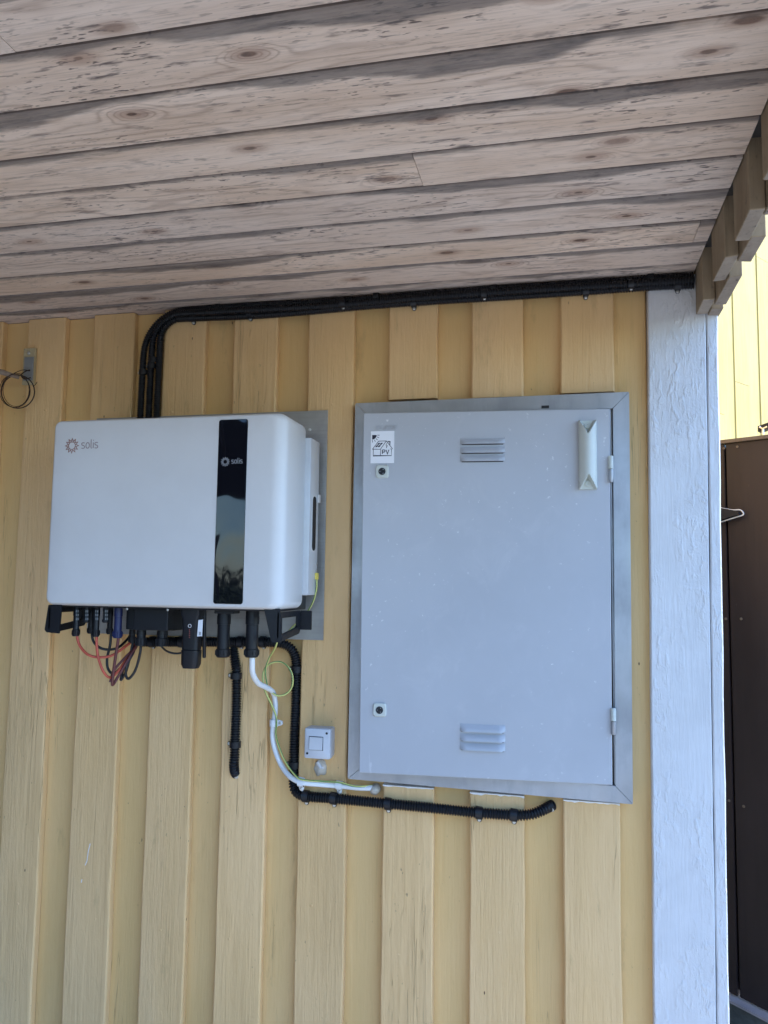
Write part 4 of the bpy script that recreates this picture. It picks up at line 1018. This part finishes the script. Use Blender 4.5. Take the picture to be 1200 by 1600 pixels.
# ================================================================== HOOK, STICK AND WIRE COIL at the far left
hk = thing('wall_bracket', 'small zinc strap bracket on a pale wooden pad near the top left', 'bracket', tuple(P(45, 570)))
a, b2 = P(38.5, 545, -.006), P(53.5, 601, -.006)
link('pad', MB().bbox(a.x, b2.x, -.010, -.0005, b2.z, a.z, .002).mesh(), M['woodpad'], hk)
a, b2 = P(38, 558, -.014), P(50.5, 594, -.014)
link('strap', MB().bbox(a.x, b2.x, -.0135, -.0105, b2.z, a.z, .001).mesh(), M['zinc'], hk)
s = MB(); screw_mesh(s, P(45, 551.5, -.011), r=.005); link('screw', s.mesh(), M['screw'], hk, True, 30)
s = MB(); s.tube(smoothpath([P(47, 578, -.013), P(40, 580, -.022), P(33, 586, -.026), P(38, 592, -.02), P(48, 590, -.014)], 6), .0016, 8); link('hook', s.mesh(), M['wire'], hk, True)
rod = tag(link('wooden_stick', MB().tube([P(-60, 568, -.10), P(5, 582, -.06), P(30, 590, -.035)], lambda i: (.010, .008, .005)[i], 10).mesh(), M['rod'], None, True), 'weathered grey stick poking in from the left edge above the wire coil', 'stick')
coil = thing('wire_coil', 'thin dark wire coil hanging at the far left edge', 'wire', tuple(P(28, 612)))
rr = random.Random(3); mb = MB()
for k in range(4):
    cx, cy, rx, ry = (28, 612, 26, 26) if k == 0 else ((26+rr.uniform(-4, 1)), 611+rr.uniform(-2, 1), 26-k*1.8, 26)
    pts = [P(cx+rx*cos(R(a_)), cy+ry*sin(R(a_)), -.035-.012*k*cos(R(a_+40*k))) for a_ in range(0, 361, 15)]
    mb.tube(pts,   .0017 if k == 0 else .0010, 6)
link('loops', mb.mesh(), M['wire'], coil, True)
link('tail', MB().tube(smoothpath([P(22, 583, -.03), P(36, 578, -.02), P(48, 580, -.012)], 5)+[], .0011, 6).mesh(), M['wire'], coil, True)
link('tail', MB().tube(smoothpath([P(53, 603, -.03), P(56, 600, -.025), P(58, 597, -.02)], 4), .0009, 6).mesh(), M['wire'], coil, True)

# ================================================================== GARDEN SIDE (seen only as a reflection in the glass stripe)
def leafy(name, label, cat, c, size, n, seed, trunk=None):
    rr = random.Random(seed); t = thing(name, label, cat, (c[0], c[1], 0)); mb = MB()
    for i in range(n):
        while True:
            p = V((rr.uniform(-1, 1), rr.uniform(-1, 1), rr.uniform(-1, 1)))
            if trunk is None or p.length < 1: break
        p = V((c[0]+p.x*size[0], c[1]+p.y*size[1], c[2]+p.z*size[2])); s_ = rr.uniform(.05, .11)
        a = V((rr.uniform(-1, 1), rr.uniform(-1, 1), rr.uniform(-1, 1))).normalized(); b2 = a.orthogonal().normalized()
        mb.add([p-a*s_, p+b2*s_*.5, p+a*s_, p-b2*s_*.5], [(0, 1, 2, 3)])
    me = bpy.data.meshes.new('m'); me.from_pydata(mb.v, [], mb.f)
    tag(link('crown' if trunk else 'foliage', me, M['leaf'], t), kind='stuff')
    if trunk: link('trunk', MB().tube([(c[0], c[1], -.2), (c[0]+.05, c[1], 1.0), (c[0], c[1], c[2])], lambda i: (.16, .12, .07)[i], 10).mesh(), M['bark'], t, True)
added_cp = thing('added_carport', 'added open dark timber carport across the yard, unseen, for a dark band in the glass reflection', 'added_carport', (-3, -6.2, 0))  # added to darken the upper glass reflection and block low front sky
link('fascia', MB().bbox(-8, 1.2, -6.25, -6.2, 2.30, 3.25, .004).mesh(), M['gate'], added_cp)
link('roof', MB().box(-8, 1.2, -10.5, -6.251, 3.1, 3.24).mesh(), M['roofing'], added_cp)
for x_ in (-7.9, -4.2, -2.9, 1.05): link('added_carport_post', MB().bbox(x_, x_+.12, -6.4, -6.28, -.02, 3.09, .004).mesh(), M['gate'], added_cp)
for x_ in (-7.9, 1.05): link('added_carport_post', MB().bbox(x_, x_+.12, -10.4, -10.28, -.02, 3.09, .004).mesh(), M['gate'], added_cp)
leafy('hedge', 'trimmed green hedge across the garden opposite the porch', 'hedge', (-3, -13, .75), (10, .5, 1.0), 14000, 1)
leafy('garden_tree', 'round broadleaf tree standing behind the garden hedge', 'tree', (-9.5, -13, 3.2), (2.2, 2.2, 2.0), 6000, 2, True)
leafy('garden_tree', 'taller broadleaf tree at the right of the garden hedge', 'tree', (-2.5, -19, 3.6), (2.0, 2.0, 2.6), 6000, 3, True)
